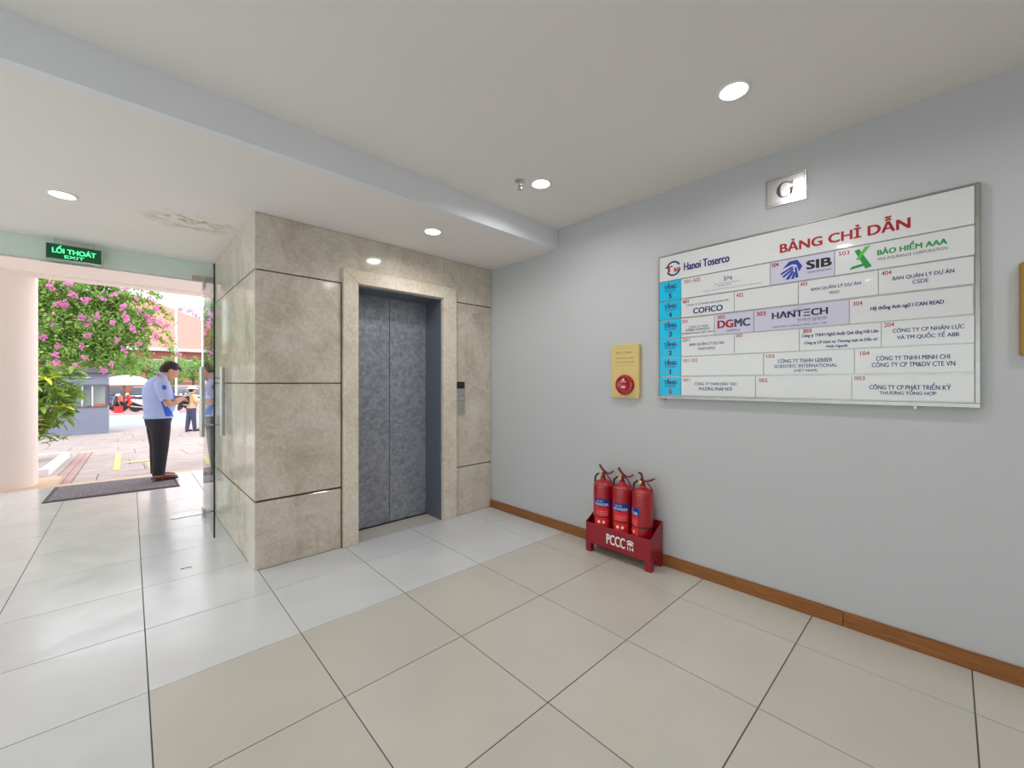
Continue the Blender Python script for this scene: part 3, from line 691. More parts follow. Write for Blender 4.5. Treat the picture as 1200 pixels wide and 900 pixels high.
al = thing('fire_alarm_panel', 'yellow wall panel with a round red fire alarm call point', 'fire alarm', (XW, 1.665, 1.18))
obj('cover', bx(bm_new(), XW-.030, XW, 1.548, 1.785, 1.184, 1.592), M['gold'], al, bevel=.004, seg=2)
b = bm_new(); 
for q in ((1.562, 1.771, 1.575, 1.579), (1.562, 1.771, 1.199, 1.203), (1.562, 1.566, 1.203, 1.575), (1.767, 1.771, 1.203, 1.575)): bx(b, XW-.0312, XW-.029, *q)
obj('raised_rim', b, M['gold'], al, bevel=.0005)
b = bm_new(); fa = XW-.0308
text_on(b, 'BÁO CHÁY', 1.74, 1.60, 1.520, 1.545, fa, 0); text_on(b, 'Nhấn nút khi có cháy', 1.745, 1.595, 1.478, 1.502, fa, 0); text_on(b, 'PUSH IN CASE OF FIRE', 1.745, 1.59, 1.452, 1.464, fa, 0)
for z in (1.560, 1.432): put_poly(b, [(1.75, z), (1.585, z), (1.585, z+.0015), (1.75, z+.0015)], fw(fa))
print_obj('lettering', b, [mat('worn_brown_print', srgb(150, 124, 66), rough=.5)], al)
cb = obj('call_point', lathe(bm_new(), [(0, 0), (.076, 0), (.078, -.012), (.070, -.026), (.056, -.030), (.050, -.026), (0, -.026)], (XW-.030, 1.662, 1.284), 48, 'x'), M['ext_red'], al, smooth=True)
b = bm_new(); fb = XW-.0566
put_poly(b, [(1.680, 1.262), (1.648, 1.262), (1.648, 1.272), (1.680, 1.272)], fw(fb))
text_on(b, 'FIRE', 1.688, 1.640, 1.303, 1.312, fb, .03); phone_mark(b, 1.674, 1.654, 1.316, 1.331, fb)
print_obj('lettering', b, [M['white_ink']], cb)
gw = thing('gold_wall_plaque', 'ochre yellow wall box cut off by the right edge of the photo', 'wall box', (XW, -.4, 1.41))
obj('body', bx(bm_new(), XW-.035, XW, -.58, -.228, 1.416, 1.812), M['ochre'], gw, bevel=.004, seg=2)
obj('cover', bx(bm_new(), XW-.040, XW-.033, -.565, -.243, 1.431, 1.797), M['gold'], gw, bevel=.002)

# ================================================================== EXTINGUISHERS AND THEIR STAND
sx0, sx1, sy0, sy1 = 2.606, 2.778, 1.368, 1.908
st = thing('extinguisher_stand', 'red metal stand lettered PCCC holding three fire extinguishers', 'extinguisher stand', ((sx0+sx1)/2, 1.638, 0))
t_ = .006
def side(y):
    b = bm_new(); prism(b, [(sx0, .068), (sx1, .068), (sx1, .316), (sx1-.012, .316), (sx0, .226)], lambda a, c_, h: (a, y+h, c_), t_); return b
obj('side_panel', side(sy0), M['stand_red'], st, bevel=.001); obj('side_panel', side(sy1-t_), M['stand_red'], st, bevel=.001)
obj('front_panel', bx(bm_new(), sx0, sx0+t_, sy0+t_, sy1-t_, .068, .224), M['stand_red'], st, bevel=.001)
obj('back_panel', bx(bm_new(), sx1-t_, sx1, sy0+t_, sy1-t_, .068, .316), M['stand_red'], st)
obj('base_plate', bx(bm_new(), sx0+t_, sx1-t_, sy0+t_, sy1-t_, .068, .074), M['stand_red'], st)
for x0, x1 in ((sx0, sx0+.045), (sx1-.035, sx1)):
    for y0, y1 in ((sy0, sy0+.045), (sy1-.045, sy1)): 
        b = bm_new(); prism(b, [(x0, y0), (x1, y0), (x1, y1), (x0, y1)], lambda a, c_, h: (a, c_, h), .068)
        obj('leg', b, M['stand_red'], st, bevel=.001)
b = bm_new(); fs = sx0-.0006
text_on(b, 'PCCC', 1.722, 1.566, .105, .180, fs, .022); print_obj('lettering', b, [M['white_ink']], st); b = bm_new(); text_on(b, '114', 1.547, 1.497, .106, .133, fs, .03); print_obj('lettering', b, [M['white_ink']], st); b = bm_new(); phone_mark(b, 1.553, 1.497, .142, .178, fs)
print_obj('telephone_mark', b, [M['white_ink']], st)
def arc_patch(c, r, a0, a1, z0, z1, n=12):
    b = bm_new(); V = [[b.verts.new((c[0]+math.cos(t)*r, c[1]+math.sin(t)*r, z)) for z in (z0, z1)] for t in [math.radians(a0+(a1-a0)*k/n) for k in range(n+1)]]
    for p, q in zip(V, V[1:]): b.faces.new((p[0], q[0], q[1], p[1]))
    return b
def cyl_text(b, s, c, r, amid, half, z0, z1, bold, mi=0):
    fn = lambda a, z: (c[0]+math.cos(a)*r, c[1]+math.sin(a)*r, z)
    put_text(b, s, (math.radians(amid-half), math.radians(amid+half), z0, z1), fn, bold, mi)
def extinguisher(y, label, turn, pull):
    x = 2.690; z = .0745; r = .075
    e = thing('fire_extinguisher', label, 'fire extinguisher', (x, y, z), group='fire extinguishers in the red stand')
    obj('cylinder', lathe(bm_new(), [(0, .0), (.062, .0), (.070, .006), (r, .014), (r, .425), (.073, .440), (.064, .458), (.048, .470), (.024, .478), (.021, .484), (.021, .494), (0, .494)], (x, y, z), 48), M['ext_red'], e, smooth=True)
    c = (x, y)
    obj('band', lathe(bm_new(), [(r, .205), (r+.0025, .206), (r+.0025, .213), (r, .214)], (x, y, z), 48), M['black'], e, smooth=True, label='black rubber band')
    lb = obj('label_upper', arc_patch(c, r+.0005, turn-52, turn+40, z+.285, z+.345), M['label_blue'], e, smooth=True, label='blue label')
    obj('label_lower', arc_patch(c, r+.0005, turn-52, turn+34, z+.055, z+.284), M['label_red'], e, smooth=True, label='bright red label')
    b = bm_new()
    cyl_text(b, 'POWDER', c, r+.0009, turn-8, 40, z+.293, z+.314, .04); cyl_text(b, 'ABC DRY', c, r+.0009, turn-20, 20, z+.322, z+.333, .02)
    for dz in (.250, .238, .226): cyl_text(b, 'Rút chốt an toàn', c, r+.0009, turn-5, 30, z+dz, z+dz+.006, 0)
    for da in (-24, 4):
        vs = [b.verts.new((c[0]+math.cos(math.radians(turn+da)+.13*math.cos(t))*(r+.0009), c[1]+math.sin(math.radians(turn+da)+.13*math.cos(t))*(r+.0009), z+.172+.011*math.sin(t))) for t in [2*PI*k/14 for k in range(14)]]
        b.faces.new(vs)
    cyl_text(b, 'TCVN', c, r+.0009, turn-8, 14, z+.080, z+.090, .02)
    print_obj('lettering', b, [M['white_ink']], e)
    b = bm_new(); vs = arc_patch(c, r+.0009, turn+12, turn+26, z+.076, z+.094, 3); obj('grey_mark', vs, M['slate_ink'], e)
    b = bm_new()
    cyl_text(b, '4 KG', c, .0665, 180, 30, z+.4462, z+.4555, .02); print_obj('shoulder_print', b, [M['white_ink']], e)
    # valve, gauge, levers, hose
    v = obj('valve', lathe(bm_new(), [(0, .494), (.016, .494), (.016, .504), (.012, .508), (.012, .530), (.009, .534), (0, .534)], (x, y, z), 20), M['valve_red'], e, smooth=True)
    a = math.radians(turn+ (10 if pull else 0)); ca, sa = math.cos(a), math.sin(a)
    # levers point along the wall (towards -Y) with a slight turn
    ux, uy = (.25, -.97)
    def q(s, h): return (x+ux*s, y+uy*s, z+h)
    b = bm_new(); tube(b, [q(-.018, .520), q(.02, .523), q(.055, .533), q(.082, .550)], [(.013, .0075), (.015, .0075), (.015, .0075), (.010, .006)], 8)
    obj('carry_handle', b, M['valve_red'], e, smooth=True)
    b = bm_new()
    if pull: tube(b, [q(-.012, .530), q(-.004, .548), q(-.012, .575), q(-.030, .580)], [(.013, .008)]*4, 8)
    else: tube(b, [q(.035, .528), q(.004, .545), q(-.018, .572), q(-.030, .592)], [(.014, .008), (.014, .008), (.013, .008), (.010, .007)], 8)
    obj('squeeze_lever', b, M['valve_red'], e, smooth=True)
    obj('gauge', lathe(bm_new(), [(0, 0), (.014, 0), (.015, -.006), (.012, -.010), (0, -.010)], (x-.013, y+.012, z+.515), 20, 'x'), M['brass'], e, smooth=True)
    b = bm_new(); tube(b, [q(-.012, .512), q(-.040, .520), q(-.062, .500), q(-.068, .45), (x+.045, y+.062, z+.36), (x+.050, y+.060, z+.16)], .0075, 10)
    obj('hose', b, M['rubber'], e, smooth=True)
    b = bm_new(); tube(b, [q(.03, .515), q(.05, .492), q(.070, .455)], [(.010, .005)]*3, 8); obj('bracket', b, M['ext_red'], e)
    if pull:
        b = bm_new(); tube(b, [q(.0, .540), q(.05, .545), q(.105, .556)], .0018, 8); obj('safety_pin', b, M['chrome'], e)
extinguisher(1.805, 'leftmost of the three red fire extinguishers, nearest the lift', 212, False)
extinguisher(1.638, 'middle red fire extinguisher with its blue label in view', 208, False)
extinguisher(1.473, 'rightmost red fire extinguisher, mostly plain red with pin sticking out', 150, True)

# ================================================================== DOORMAT
dm = thing('doormat', 'long grey ribbed doormat lying across the entrance threshold', 'doormat', (-.05, 7.1, 0))
b = bm_new(); prism(b, [(-.640, 6.665), (.515, 6.59), (.500, 7.50), (-.615, 7.56)], lambda a, c_, h: (a, c_, h), .009)
obj('rubber_backing', b, M['mat_edge'], dm, bevel=.003)
b = bm_new(); prism(b, [(-.605, 6.70), (.485, 6.625), (.470, 7.47), (-.58, 7.53)], lambda a, c_, h: (a, c_, .009+h), .005)
obj('carpet_pile', b, M['mat_grey'], dm, bevel=.002)

# ================================================================== OUTDOORS: ground
def gz(y): return -.04-.41*min(1, max(0, (y-7.65)/9.35))
M.update(
 joint_sand=mat('joint_sand', srgb(150, 134, 130), rough=.95, var=.2, scale=10),
 booth=mat('booth_grey_paint', srgb(128, 134, 156), rough=.6, var=.04, scale=3),
 booth_dark=mat('booth_dark_frame', srgb(96, 94, 106), rough=.5),
 leaf_a=mat('bougainvillea_leaf', srgb(146, 182, 96), rough=.6, var=.45, scale=5),
 leaf_b=mat('croton_leaf', srgb(128, 160, 66), rough=.3, var=.5, scale=5),
 leaf_y=mat('croton_yellow_leaf', srgb(205, 205, 60), rough=.35, var=.25, scale=6),
 leaf_far=mat('far_leaf', srgb(150, 190, 110), rough=.7, var=.3, scale=1.2),
 pink=mat('bougainvillea_pink', srgb(240, 150, 212), rough=.6, var=.12, scale=9),
 bark=mat('bark', srgb(120, 96, 80), rough=.9, var=.2, scale=20),
 roof=mat('salmon_tiles', srgb(214, 140, 128), rough=.8, var=.06, scale=3),
 roof_blue=mat('pale_blue_roof', srgb(170, 186, 214), rough=.7),
 brickwall=mat('red_brick_wall', srgb(176, 122, 106), rough=.9, var=.15, scale=6),
 hazy=mat('pale_bare_twigs', srgb(196, 178, 190), rough=.9),
 white_metal=mat('white_metal', (.66, .66, .68), rough=.35),
 tent=mat('white_canvas', (.60, .60, .60), rough=.8),
 tyre=mat('tyre_rubber', (.03, .03, .03), rough=.8),
 car_glass=mat('car_window', (.05, .06, .08), rough=.08, coat=.5),
 car_white=mat('white_car_paint', (.78, .80, .82), rough=.2, coat=.6),
 car_silver=mat('silver_car_paint', (.55, .60, .68), rough=.25, metal=.4, coat=.6),
 car_navy=mat('navy_car_paint', (.06, .12, .25), rough=.2, coat=.6),
 orange=mat('orange_plastic', srgb(240, 96, 50), rough=.35, coat=.3),
 scooter_red=mat('red_scooter_paint', srgb(200, 40, 50), rough=.3, coat=.4),
 scooter_white=mat('white_scooter_paint', (.75, .75, .78), rough=.3, coat=.4),
 scooter_black=mat('black_scooter_paint', (.04, .04, .05), rough=.3, coat=.4),
 van_blue=mat('van_blue_stripe', srgb(70, 120, 200), rough=.3),
 skin=mat('skin', srgb(206, 150, 122), rough=.55, var=.05, scale=12),
 skin2=mat('skin_far', srgb(214, 160, 132), rough=.6),
 hair=mat('black_hair', srgb(36, 30, 30), rough=.6, bump=.4, bscale=180, var=.3, scale=90),
 shirt=mat('light_blue_shirt', srgb(172, 186, 232), rough=.85, bump=.25, bscale=14, var=.03, scale=6),
 shirt_blue=mat('bright_blue_cloth', srgb(38, 96, 206), rough=.8),
 trousers=mat('black_trousers', srgb(38, 36, 44), rough=.85, bump=.35, bscale=9, var=.2, scale=9),
 shoe=mat('brown_leather', srgb(122, 52, 44), rough=.35, coat=.2),
 sole=mat('dark_sole', (.03, .025, .025), rough=.7),
 tan=mat('tan_shirt', srgb(232, 190, 150), rough=.85), denim=mat('dark_denim', srgb(70, 74, 100), rough=.85),
 hat=mat('pale_hat', srgb(240, 232, 222), rough=.8), paper=mat('white_paper', (.85, .85, .85), rough=.6),
)
for k_ in ('leaf_a', 'leaf_b', 'leaf_y', 'leaf_far', 'pink'): leafy(M[k_])
b = bm_new()
V = [b.verts.new((x, y, z)) for x, y, z in ((-60, 7.7, -.054), (60, 7.7, -.054), (-60, 17, -.462), (60, 17, -.462), (-60, 150, -.462), (60, 150, -.462))]
b.faces.new((V[0], V[1], V[3], V[2])); b.faces.new((V[2], V[3], V[5], V[4]))
V2 = [b.verts.new((v.co.x, v.co.y, -1.0)) for v in V]
for i, j in ((0, 1), (1, 3), (3, 5), (5, 4), (4, 2), (2, 0)): b.faces.new((V[i], V[j], V2[j], V2[i]))
grd = struct('ground', b, M['joint_sand'])
def slab(x0, x1, y0, y1, m, lift=0.0, name='paving_slab', bev=.006, parent=grd):
    b = bm_new(); prism(b, [(x0, y0), (x1, y0), (x1, y1), (x0, y1)], lambda a, c_, h: (a, c_, gz(c_)-.02+h+(lift if h else 0)), .02)
    return obj(name, b, m, parent, bevel=bev)
rs = random.Random(3)
y = 7.81
while y < 22:
    h = rs.uniform(.95, 1.35); x = -6.0+rs.uniform(-.4, .4)
    y1 = min(y+h, 22)
    while x < 6:
        w = rs.uniform(1.2, 1.9); x1 = x+w
        segs = [(x, x1)]
        if y < 13.3: segs = [s for s in ((x, min(x1, -.725)), (max(x, -.515), x1)) if s[1]-s[0] > .05]
        if 9.2 < y1 and y < 12.7: segs = [(max(s0, -.84), s1) for s0, s1 in segs if s1 > -.80]
        for s0, s1 in segs: slab(s0+.005, s1-.005, y+.005, y1-.005, M['paver'], rs.uniform(-.004, .004))
        x = x1
    y = y1
y = 7.85
while y < 13.3:
    slab(-.715, -.62, y+.004, y+.196, M['brick_pink'], rs.uniform(-.003, .003), 'brick', .004); slab(-.615, -.525, y+.004, y+.196, M['brick_pink'], rs.uniform(-.003, .003), 'brick', .004); y += .2
slab(-30, 30, 22.02, 30.8, M['asphalt'], 0, 'road_surface', 0)
struct('ground_kerb', bx(bm_new(), -30, 30, 30.8, 34.8, -.50, -.36), M['kerb'], bevel=.01)
def mark(x0, x1, y0, y1, label):
    b = bm_new(); prism(b, [(x0, y0), (x1, y0), (x1, y1), (x0, y1)], lambda a, c_, h: (a, c_, gz(c_)+.005+h*1), .003)
    return obj('road_marking', b, M['yellow'], None, label=label, cat='road marking')
mark(-.125, -.035, 9.05, 12.4, 'long faded yellow paint stripe running away from the doorway')
mark(.03, .62, 10.05, 10.30, 'short yellow paint bar lying across, beside the long yellow stripe')
mark(.30, .37, 8.6, 9.95, 'thin yellow paint stripe nearest the man in the blue shirt')
# planter with kerb
pl = thing('planter', 'low white masonry planter edge below the leafy shrub', 'planter', (-1.7, 10.6, -.15))
b = bm_new(); prism(b, [(-2.9, 9.4), (-.87, 9.4), (-.87, 12.6), (-2.9, 12.6)], lambda a, c_, h: (a, c_, gz(c_)-.05+h), .145); obj('soil', b, M['paver'], pl)
for q in ((-2.95, -.82, 9.33, 9.43), (-.92, -.82, 9.43, 12.6), (-2.95, -.82, 12.6, 12.7), (-2.95, -2.85, 9.43, 12.6)):
    b = bm_new(); prism(b, [(q[0], q[2]), (q[1], q[2]), (q[1], q[3]), (q[0], q[3])], lambda a, c_, h: (a, c_, gz(c_)-.05+h), .16); obj('kerb_stone', b, M['white_paint'], pl, bevel=.006)

# ------------------------------------------------------------------ plants
def quads_mesh(name, C, U, Vv, m, fold=0.25):
    """leaf = two triangles folded on the midrib; C centre, U along, Vv across (N x 3)"""
    n = len(C); Nn = np.cross(U, Vv); Nn /= (np.linalg.norm(Nn, axis=1, keepdims=True)+1e-9)
    wv = np.linalg.norm(Vv, axis=1, keepdims=True)
    P = np.stack([C-U*.5, C+Vv*.5+Nn*wv*fold, C+U*.5, C-Vv*.5+Nn*wv*fold], 1).reshape(-1, 3)
    F = np.arange(n*4).reshape(-1, 4); F = np.concatenate([F[:, [0, 1, 2]], F[:, [0, 2, 3]]])
    me = bpy.data.meshes.new(name); me.vertices.add(len(P)); me.vertices.foreach_set('co', P.ravel())
    me.loops.add(len(F)*3); me.loops.foreach_set('vertex_index', F.ravel()); me.polygons.add(len(F)); me.polygons.foreach_set('loop_start', np.arange(0, len(F)*3, 3)); me.update(calc_edges=True)
    me.materials.append(m); return me
rg = np.random.default_rng(5)
def rand_leaves(C, size, jitter=.35, droop=.3):
    n = len(C); U = rg.normal(size=(n, 3)); U[:, 2] -= droop; U /= np.linalg.norm(U, axis=1, keepdims=True)
    W2 = rg.normal(size=(n, 3)); Vv = np.cross(U, W2); Vv /= (np.linalg.norm(Vv, axis=1, keepdims=True)+1e-9)
    s = size*(1+jitter*rg.uniform(-1, 1, size=(n, 1))); return C, U*s, Vv*s*.62
def blob(n, c, r, shell=.55):
    d = rg.normal(size=(n, 3)); d /= np.linalg.norm(d, axis=1, keepdims=True); q = rg.uniform(shell, 1, size=(n, 1))**.6
    return np.array(c)+d*q*np.array(r)
def clumps(n, c, r, k, rr, shell=.6):
    """leaves gathered in k clumps over a crown"""
    cc = blob(k, c, r, shell); idx = rg.integers(0, k, n); d = rg.normal(size=(n, 3)); d /= np.linalg.norm(d, axis=1, keepdims=True)
    return cc[idx]+d*rg.uniform(.2, 1, (n, 1))*rr*rg.uniform(.6, 1.2, (k, 1))[idx]

bt = thing('bougainvillea_tree', 'bushy green bougainvillea tree covered in pink flowers above the grey booth', 'tree', (-1.9, 15.2, -.40))
parts = [clumps(7000, (-1.15, 15.0, 2.75), (1.45, 1.0, 1.15), 150, .26), clumps(3200, (-.25, 15.0, 2.7), (.75, .8, .9), 70, .22), clumps(2600, (-.9, 14.9, 3.5), (1.0, .7, .55), 60, .22),
         clumps(1500, (.15, 14.9, 3.2), (.45, .5, .5), 36, .16), clumps(1300, (-.35, 14.7, 1.95), (.7, .5, .30), 34, .16), clumps(2200, (-1.9, 15, 3.0), (1.4, .8, 1.2), 60, .25)]
arches = [((-.2, 15, 3.2), (.35, 14.8, 3.85), (.75, 14.7, 3.45), (.95, 14.6, 2.95)), ((-.1, 15, 3.1), (.3, 14.8, 3.4), (.7, 14.7, 3.0), (1.0, 14.5, 2.35)), ((-.1, 15, 2.9), (.3, 14.8, 3.0), (.65, 14.7, 2.6), (1.08, 14.5, 2.05)),
          ((0, 15, 2.6), (.25, 14.8, 2.6), (.45, 14.7, 2.2), (.5, 14.6, 1.8)), ((-.3, 15, 3.5), (.1, 14.8, 4.05), (.5, 14.7, 3.9), (.75, 14.6, 3.6)), ((-.8, 15, 3.7), (-.5, 14.9, 4.2), (-.2, 14.8, 4.2), (.1, 14.7, 3.9)), ((-.2, 15, 2.3), (.1, 14.8, 2.1), (.2, 14.7, 1.8), (.2, 14.6, 1.5))]
def bez(P, t):
    P = [Vector(p) for p in P]; u = 1-t; return P[0]*u**3+P[1]*3*u*u*t+P[2]*3*u*t*t+P[3]*t**3
br = bm_new()
tube(br, [(-1.9, 15.2, -.42), (-1.85, 15.2, .6), (-1.6, 15.1, 1.5), (-1.2, 15.05, 2.3)], [.11, .10, .08, .05], 10)
tube(br, [(-1.75, 15.2, 1.1), (-2.1, 15.1, 2.0), (-2.2, 15, 2.8)], [.07, .05, .03], 8)
bb_ = obj('trunk', br, M['bark'], bt, smooth=True)
for P in arches:
    pts = [bez(P, k/10) for k in range(11)]
    b = bm_new(); tube(b, [tuple(p) for p in pts], [.014-.001*k for k in range(11)], 6); obj('branch', b, M['bark'], bt)
    q = np.array([list(bez(P, t)) for t in rg.uniform(0, 1, 330)]); parts.append(q+rg.normal(size=q.shape)*.055)
parts += [clumps(3000, (-1.55, 15.1, 2.45), (.6, .6, .6), 60, .2, .2), clumps(9000, (-1.25, 15.1, 2.8), (1.35, .9, 1.05), 160, .22, .2), clumps(5000, (-.35, 15.1, 2.75), (.62, .7, .85), 90, .2, .2), clumps(3500, (-.9, 14.9, 3.55), (.95, .6, .5), 70, .18, .3), clumps(3500, (-.75, 14.9, 2.1), (.8, .6, .40), 60, .2, .3)]
C_, U_, V_ = rand_leaves(np.concatenate(parts), .074)
obj('foliage', quads_mesh('foliage', C_, U_, V_, M['leaf_a']), None, bt, kind='stuff')
# one flower cluster mesh, shared
fc = blob(34, (0, 0, 0), (.10, .07, .065), .2); fm = quads_mesh('flower_cluster', *rand_leaves(fc, .056), M['pink'], .3)
FL = [(-0.644,3.294),(-0.999,3.135),(-1.08,3.11),(-0.722,2.864),(-0.651,2.687),(-.60,2.78),(-0.47,2.892),(-0.196,2.795),(0.067,2.886),(0.162,2.679),(.02,2.98),(-1.343,2.346),(-0.609,2.444),(-0.127,2.361),(-0.722,2.149),(-1.133,1.945),(-0.211,1.755),(-0.376,1.604),(-.34,1.58),(0.371,2.742),(0.621,2.52),(0.29,2.297),(1.109,2.096),(0.844,2.832),(0.638,3.283),(0.051,3.661),(-0.806,1.696),(-1.133,1.767),(-1.213,3.541),(0.242,3.451),(0.454,3.038),(-0.376,3.363),(-0.876,3.394),(0.004,2.128),(-0.666,1.885),(-1.107,2.165),(-0.011,3.2),(-1.186,2.655),(.55,2.95),(.30,3.15),(-.15,3.5),(-.5,3.75),(.5,3.55),(-.95,3.65),(.7,2.95)]
for k, (x, z) in enumerate(FL):
    o = bpy.data.objects.new('flower_cluster', fm); COL.objects.link(o); o.parent = bt
    s = rs.uniform(.7, 1.25); o.scale = (s*1.1, s, s*.8); o.rotation_euler = (rs.uniform(0, 6), rs.uniform(0, 6), rs.uniform(0, 6))
    o.location = Vector((x, 14.12 if x < .3 else 14.5, z))*(1.0)-Vector(bt.location)

# shrub with long glossy leaves
sh = thing('leafy_shrub', 'leafy shrub with long glossy green and yellow leaves beside the white column', 'shrub', (-1.22, 11.05, -.14))
b = bm_new()
for k in range(9):
    a = 2*PI*k/9; r = .10+.03*(k % 3)
    tube(b, [(-1.16, 10.9, -.15), (-1.16+.25*r*math.cos(a), 10.9+.25*r*math.sin(a), .3), (-1.2+3*r*math.cos(a)*.9, 11+3*r*math.sin(a)*.9, .9+.1*(k % 4))], [.02, .014, .008], 6)
obj('stem', b, M['bark'], sh, smooth=True)
def long_leaf(m):
    b = bm_new(); prof = [(0, .005), (.05, .022), (.11, .029), (.17, .021), (.22, .003)]; L = []
    for s, w in prof:
        z = -.55*s*s*3; L.append([b.verts.new((s, -w, z+w*.35)), b.verts.new((s, 0, z)), b.verts.new((s, w, z+w*.35))])
    for A, B in zip(L, L[1:]):
        for k in (0, 1): b.faces.new((A[k], B[k], B[k+1], A[k+1]))
    return mesh_of('leaf', b, m, smooth=True)
lm = [long_leaf(M['leaf_b']), long_leaf(M['leaf_b']), long_leaf(M['leaf_y'])]
rosettes = []
for k in range(40):
    u = rg.uniform(0, 1); z = .22+1.38*u**.9; R_ = .47*math.sin(min(1, (.28+u*.9))*PI*.66); a = rg.uniform(0, 2*PI)
    rosettes.append((-1.10+R_*math.cos(a)*1.0, 11.0+R_*math.sin(a)*.9, z))
cnt = 0
for rx, ry, rz_ in rosettes:
    nl = 7 if cnt < 293 else 0
    mi = 2 if rs.random() < .14 else 0
    for q in range(nl):
        a = 2*PI*q/7+rs.uniform(-.3, .3); o = bpy.data.objects.new('leaf', lm[mi if rs.random() < .8 else 0]); COL.objects.link(o); o.parent = sh
        o.location = Vector((rx, ry, rz_+rs.uniform(-.05, .05)))-Vector(sh.location); s = rs.uniform(.8, 1.25)
        o.scale = (s, s*1.1, s); o.rotation_euler = (rs.uniform(-.4, .4), rs.uniform(-.9, .35), a); cnt += 1
Lc = np.concatenate([rg.normal(size=(14, 3))*.05+np.array(blob(1, (-1.12, 11.05, .98), (.50, .45, .66), .3)) for _ in range(75)])
obj('inner_leaves', quads_mesh('inner_leaves', *[v if i != 2 else v*.45 for i, v in enumerate(rand_leaves(Lc, .20, droop=.5))], M['leaf_b']), None, sh, kind='stuff')

# trees across the road, one by one
def tree(x, y, z, r, label, dens=1500, m='leaf_far'):
    t = thing('street_tree', label, 'tree', (x, y, -.5), group='green trees across the road')
    b = bm_new(); tube(b, [(x, y, -.5), (x+.05, y, z-.3), (x, y, z+.3)], [.12, .09, .05], 8); tube(b, [(x, y, z-.6), (x+r*.5, y, z+.2)], [.06, .03], 6); tube(b, [(x, y, z-.6), (x-r*.5, y, z+.3)], [.06, .03], 6)
    obj('trunk', b, M['bark'], t, smooth=True)
    c = clumps(dens, (x, y, z), (r, r, r*1.0), 34, r*.30, .35)
    obj('foliage', quads_mesh('foliage', *rand_leaves(c, .19), M[m]), None, t, kind='stuff')
for a in ((0, 45.2, 2.6, 1.15, 'round green tree left of the brown brick wall, under the pink blossom'), (1.6, 49.2, 2.5, 1.15, 'round green tree just left of the man\'s head, beyond the road'),
          (3.2, 45.2, 2.4, 1.15, 'pale green tree straight behind the man\'s head'), (4.8, 49.2, 2.6, 1.15, 'pale green tree behind the tall white pole nearer the glass door'), (6.4, 45.2, 2.9, 1.15, 'green tree seen through the glass door beyond the road'),
          (-1.8, 49.2, 3.0, 1.2, 'green tree hidden in part by the grey booth')): tree(*a)
# bare pale tree behind the salmon roof
bt2 = thing('bare_tree', 'pale leafless tree showing above the salmon roof', 'tree', (9.3, 95, -.5))
b = bm_new(); tube(b, [(9.3, 95, -.5), (9.2, 95, 9), (9.1, 95, 12)], [.35, .25, .15], 8)
for k in range(26):
    a = -1.2+2.4*k/25; L = rs.uniform(3, 4.6); z0 = rs.uniform(9.5, 12)
    tube(b, [(9.2, 95, z0), (9.2+math.sin(a)*L*.6, 95+rs.uniform(-1, 1), z0+math.cos(a)*L*.6), (9.2+math.sin(a)*L*1.05, 95+rs.uniform(-1.5, 1.5), z0+math.cos(a)*L*.85)], [.10, .07, .03], 5)
obj('trunk', b, M['hazy'], bt2)
c = clumps(1500, (9.3, 95, 13.2), (3.2, 2.5, 2.4), 30, .8, .4); obj('twigs', quads_mesh('twigs', *rand_leaves(c, .22), M['hazy']), None, bt2, kind='stuff')

# ------------------------------------------------------------------ guard booth
gb = thing('guard_booth', 'grey guard booth with a window under the bougainvillea', 'booth', (-1.4, 20.6, -.46))
X0, X1, Y0, Y1, Z0, Z1 = -2.45, -.385, 19.8, 21.4, -.46, 1.62
obj('lower_wall', bx(bm_new(), X0, X1, Y0, Y1, Z0, .47), M['booth'], gb, bevel=.01)
obj('upper_wall', bx(bm_new(), X0, X1, Y0, Y1, 1.23, Z1), M['booth'], gb, bevel=.01)
for x in (X0, X1-.07):
    for y in (Y0, Y1-.07): obj('corner_post', bx(bm_new(), x, x+.07, y, y+.07, .47, 1.23), M['booth_dark'], gb)
obj('roof', bx(bm_new(), X0-.12, X1+.10, Y0-.15, Y1+.15, Z1, 1.82), M['booth_dark'], gb, bevel=.02)
for x in (-1.95, -1.55, -1.02, -.78): obj('mullion', bx(bm_new(), x, x+.035, Y0+.01, Y0+.05, .50, 1.20), M['white_metal'], gb)
b = bm_new(); bx(b, X0+.07, X1-.07, Y0-.012, Y0+.04, 1.195, 1.235); bx(b, X0+.07, X1-.07, Y0-.02, Y0+.06, .46, .50); obj('window_frame', b, M['booth_dark'], gb)
for x0, x1 in ((X0+.07, -1.95), (-1.915, -1.55), (-1.515, -1.02), (-.985, -.78), (-.745, X1-.07)): obj('pane', bx(bm_new(), x0, x1, Y0+.022, Y0+.028, .50, 1.20), M['glass'], gb)
obj('tube_light', tube(bm_new(), [(-1.35, Y0-.03, 1.475), (-.80, Y0-.03, 1.475)], .022, 10), M['white_metal'], gb, label='white tube light under the roof')
obj('curtain', bx(bm_new(), -1.30, -1.08, Y1-.3, Y1-.28, .50, 1.2), M['white_metal'], gb); obj('sign_sheet', bx(bm_new(), -1.50, -1.15, Y0+.03, Y0+.035, .86, 1.15), M['paper'], gb)
obj('rear_wall', bx(bm_new(), X0+.07, X1-.07, Y1-.06, Y1-.02, .47, 1.23), M['white_metal'], gb)
obj('red_sheet', bx(bm_new(), -.74, -.47, Y0+.04, Y0+.05, .50, .58), M['orange'], gb)

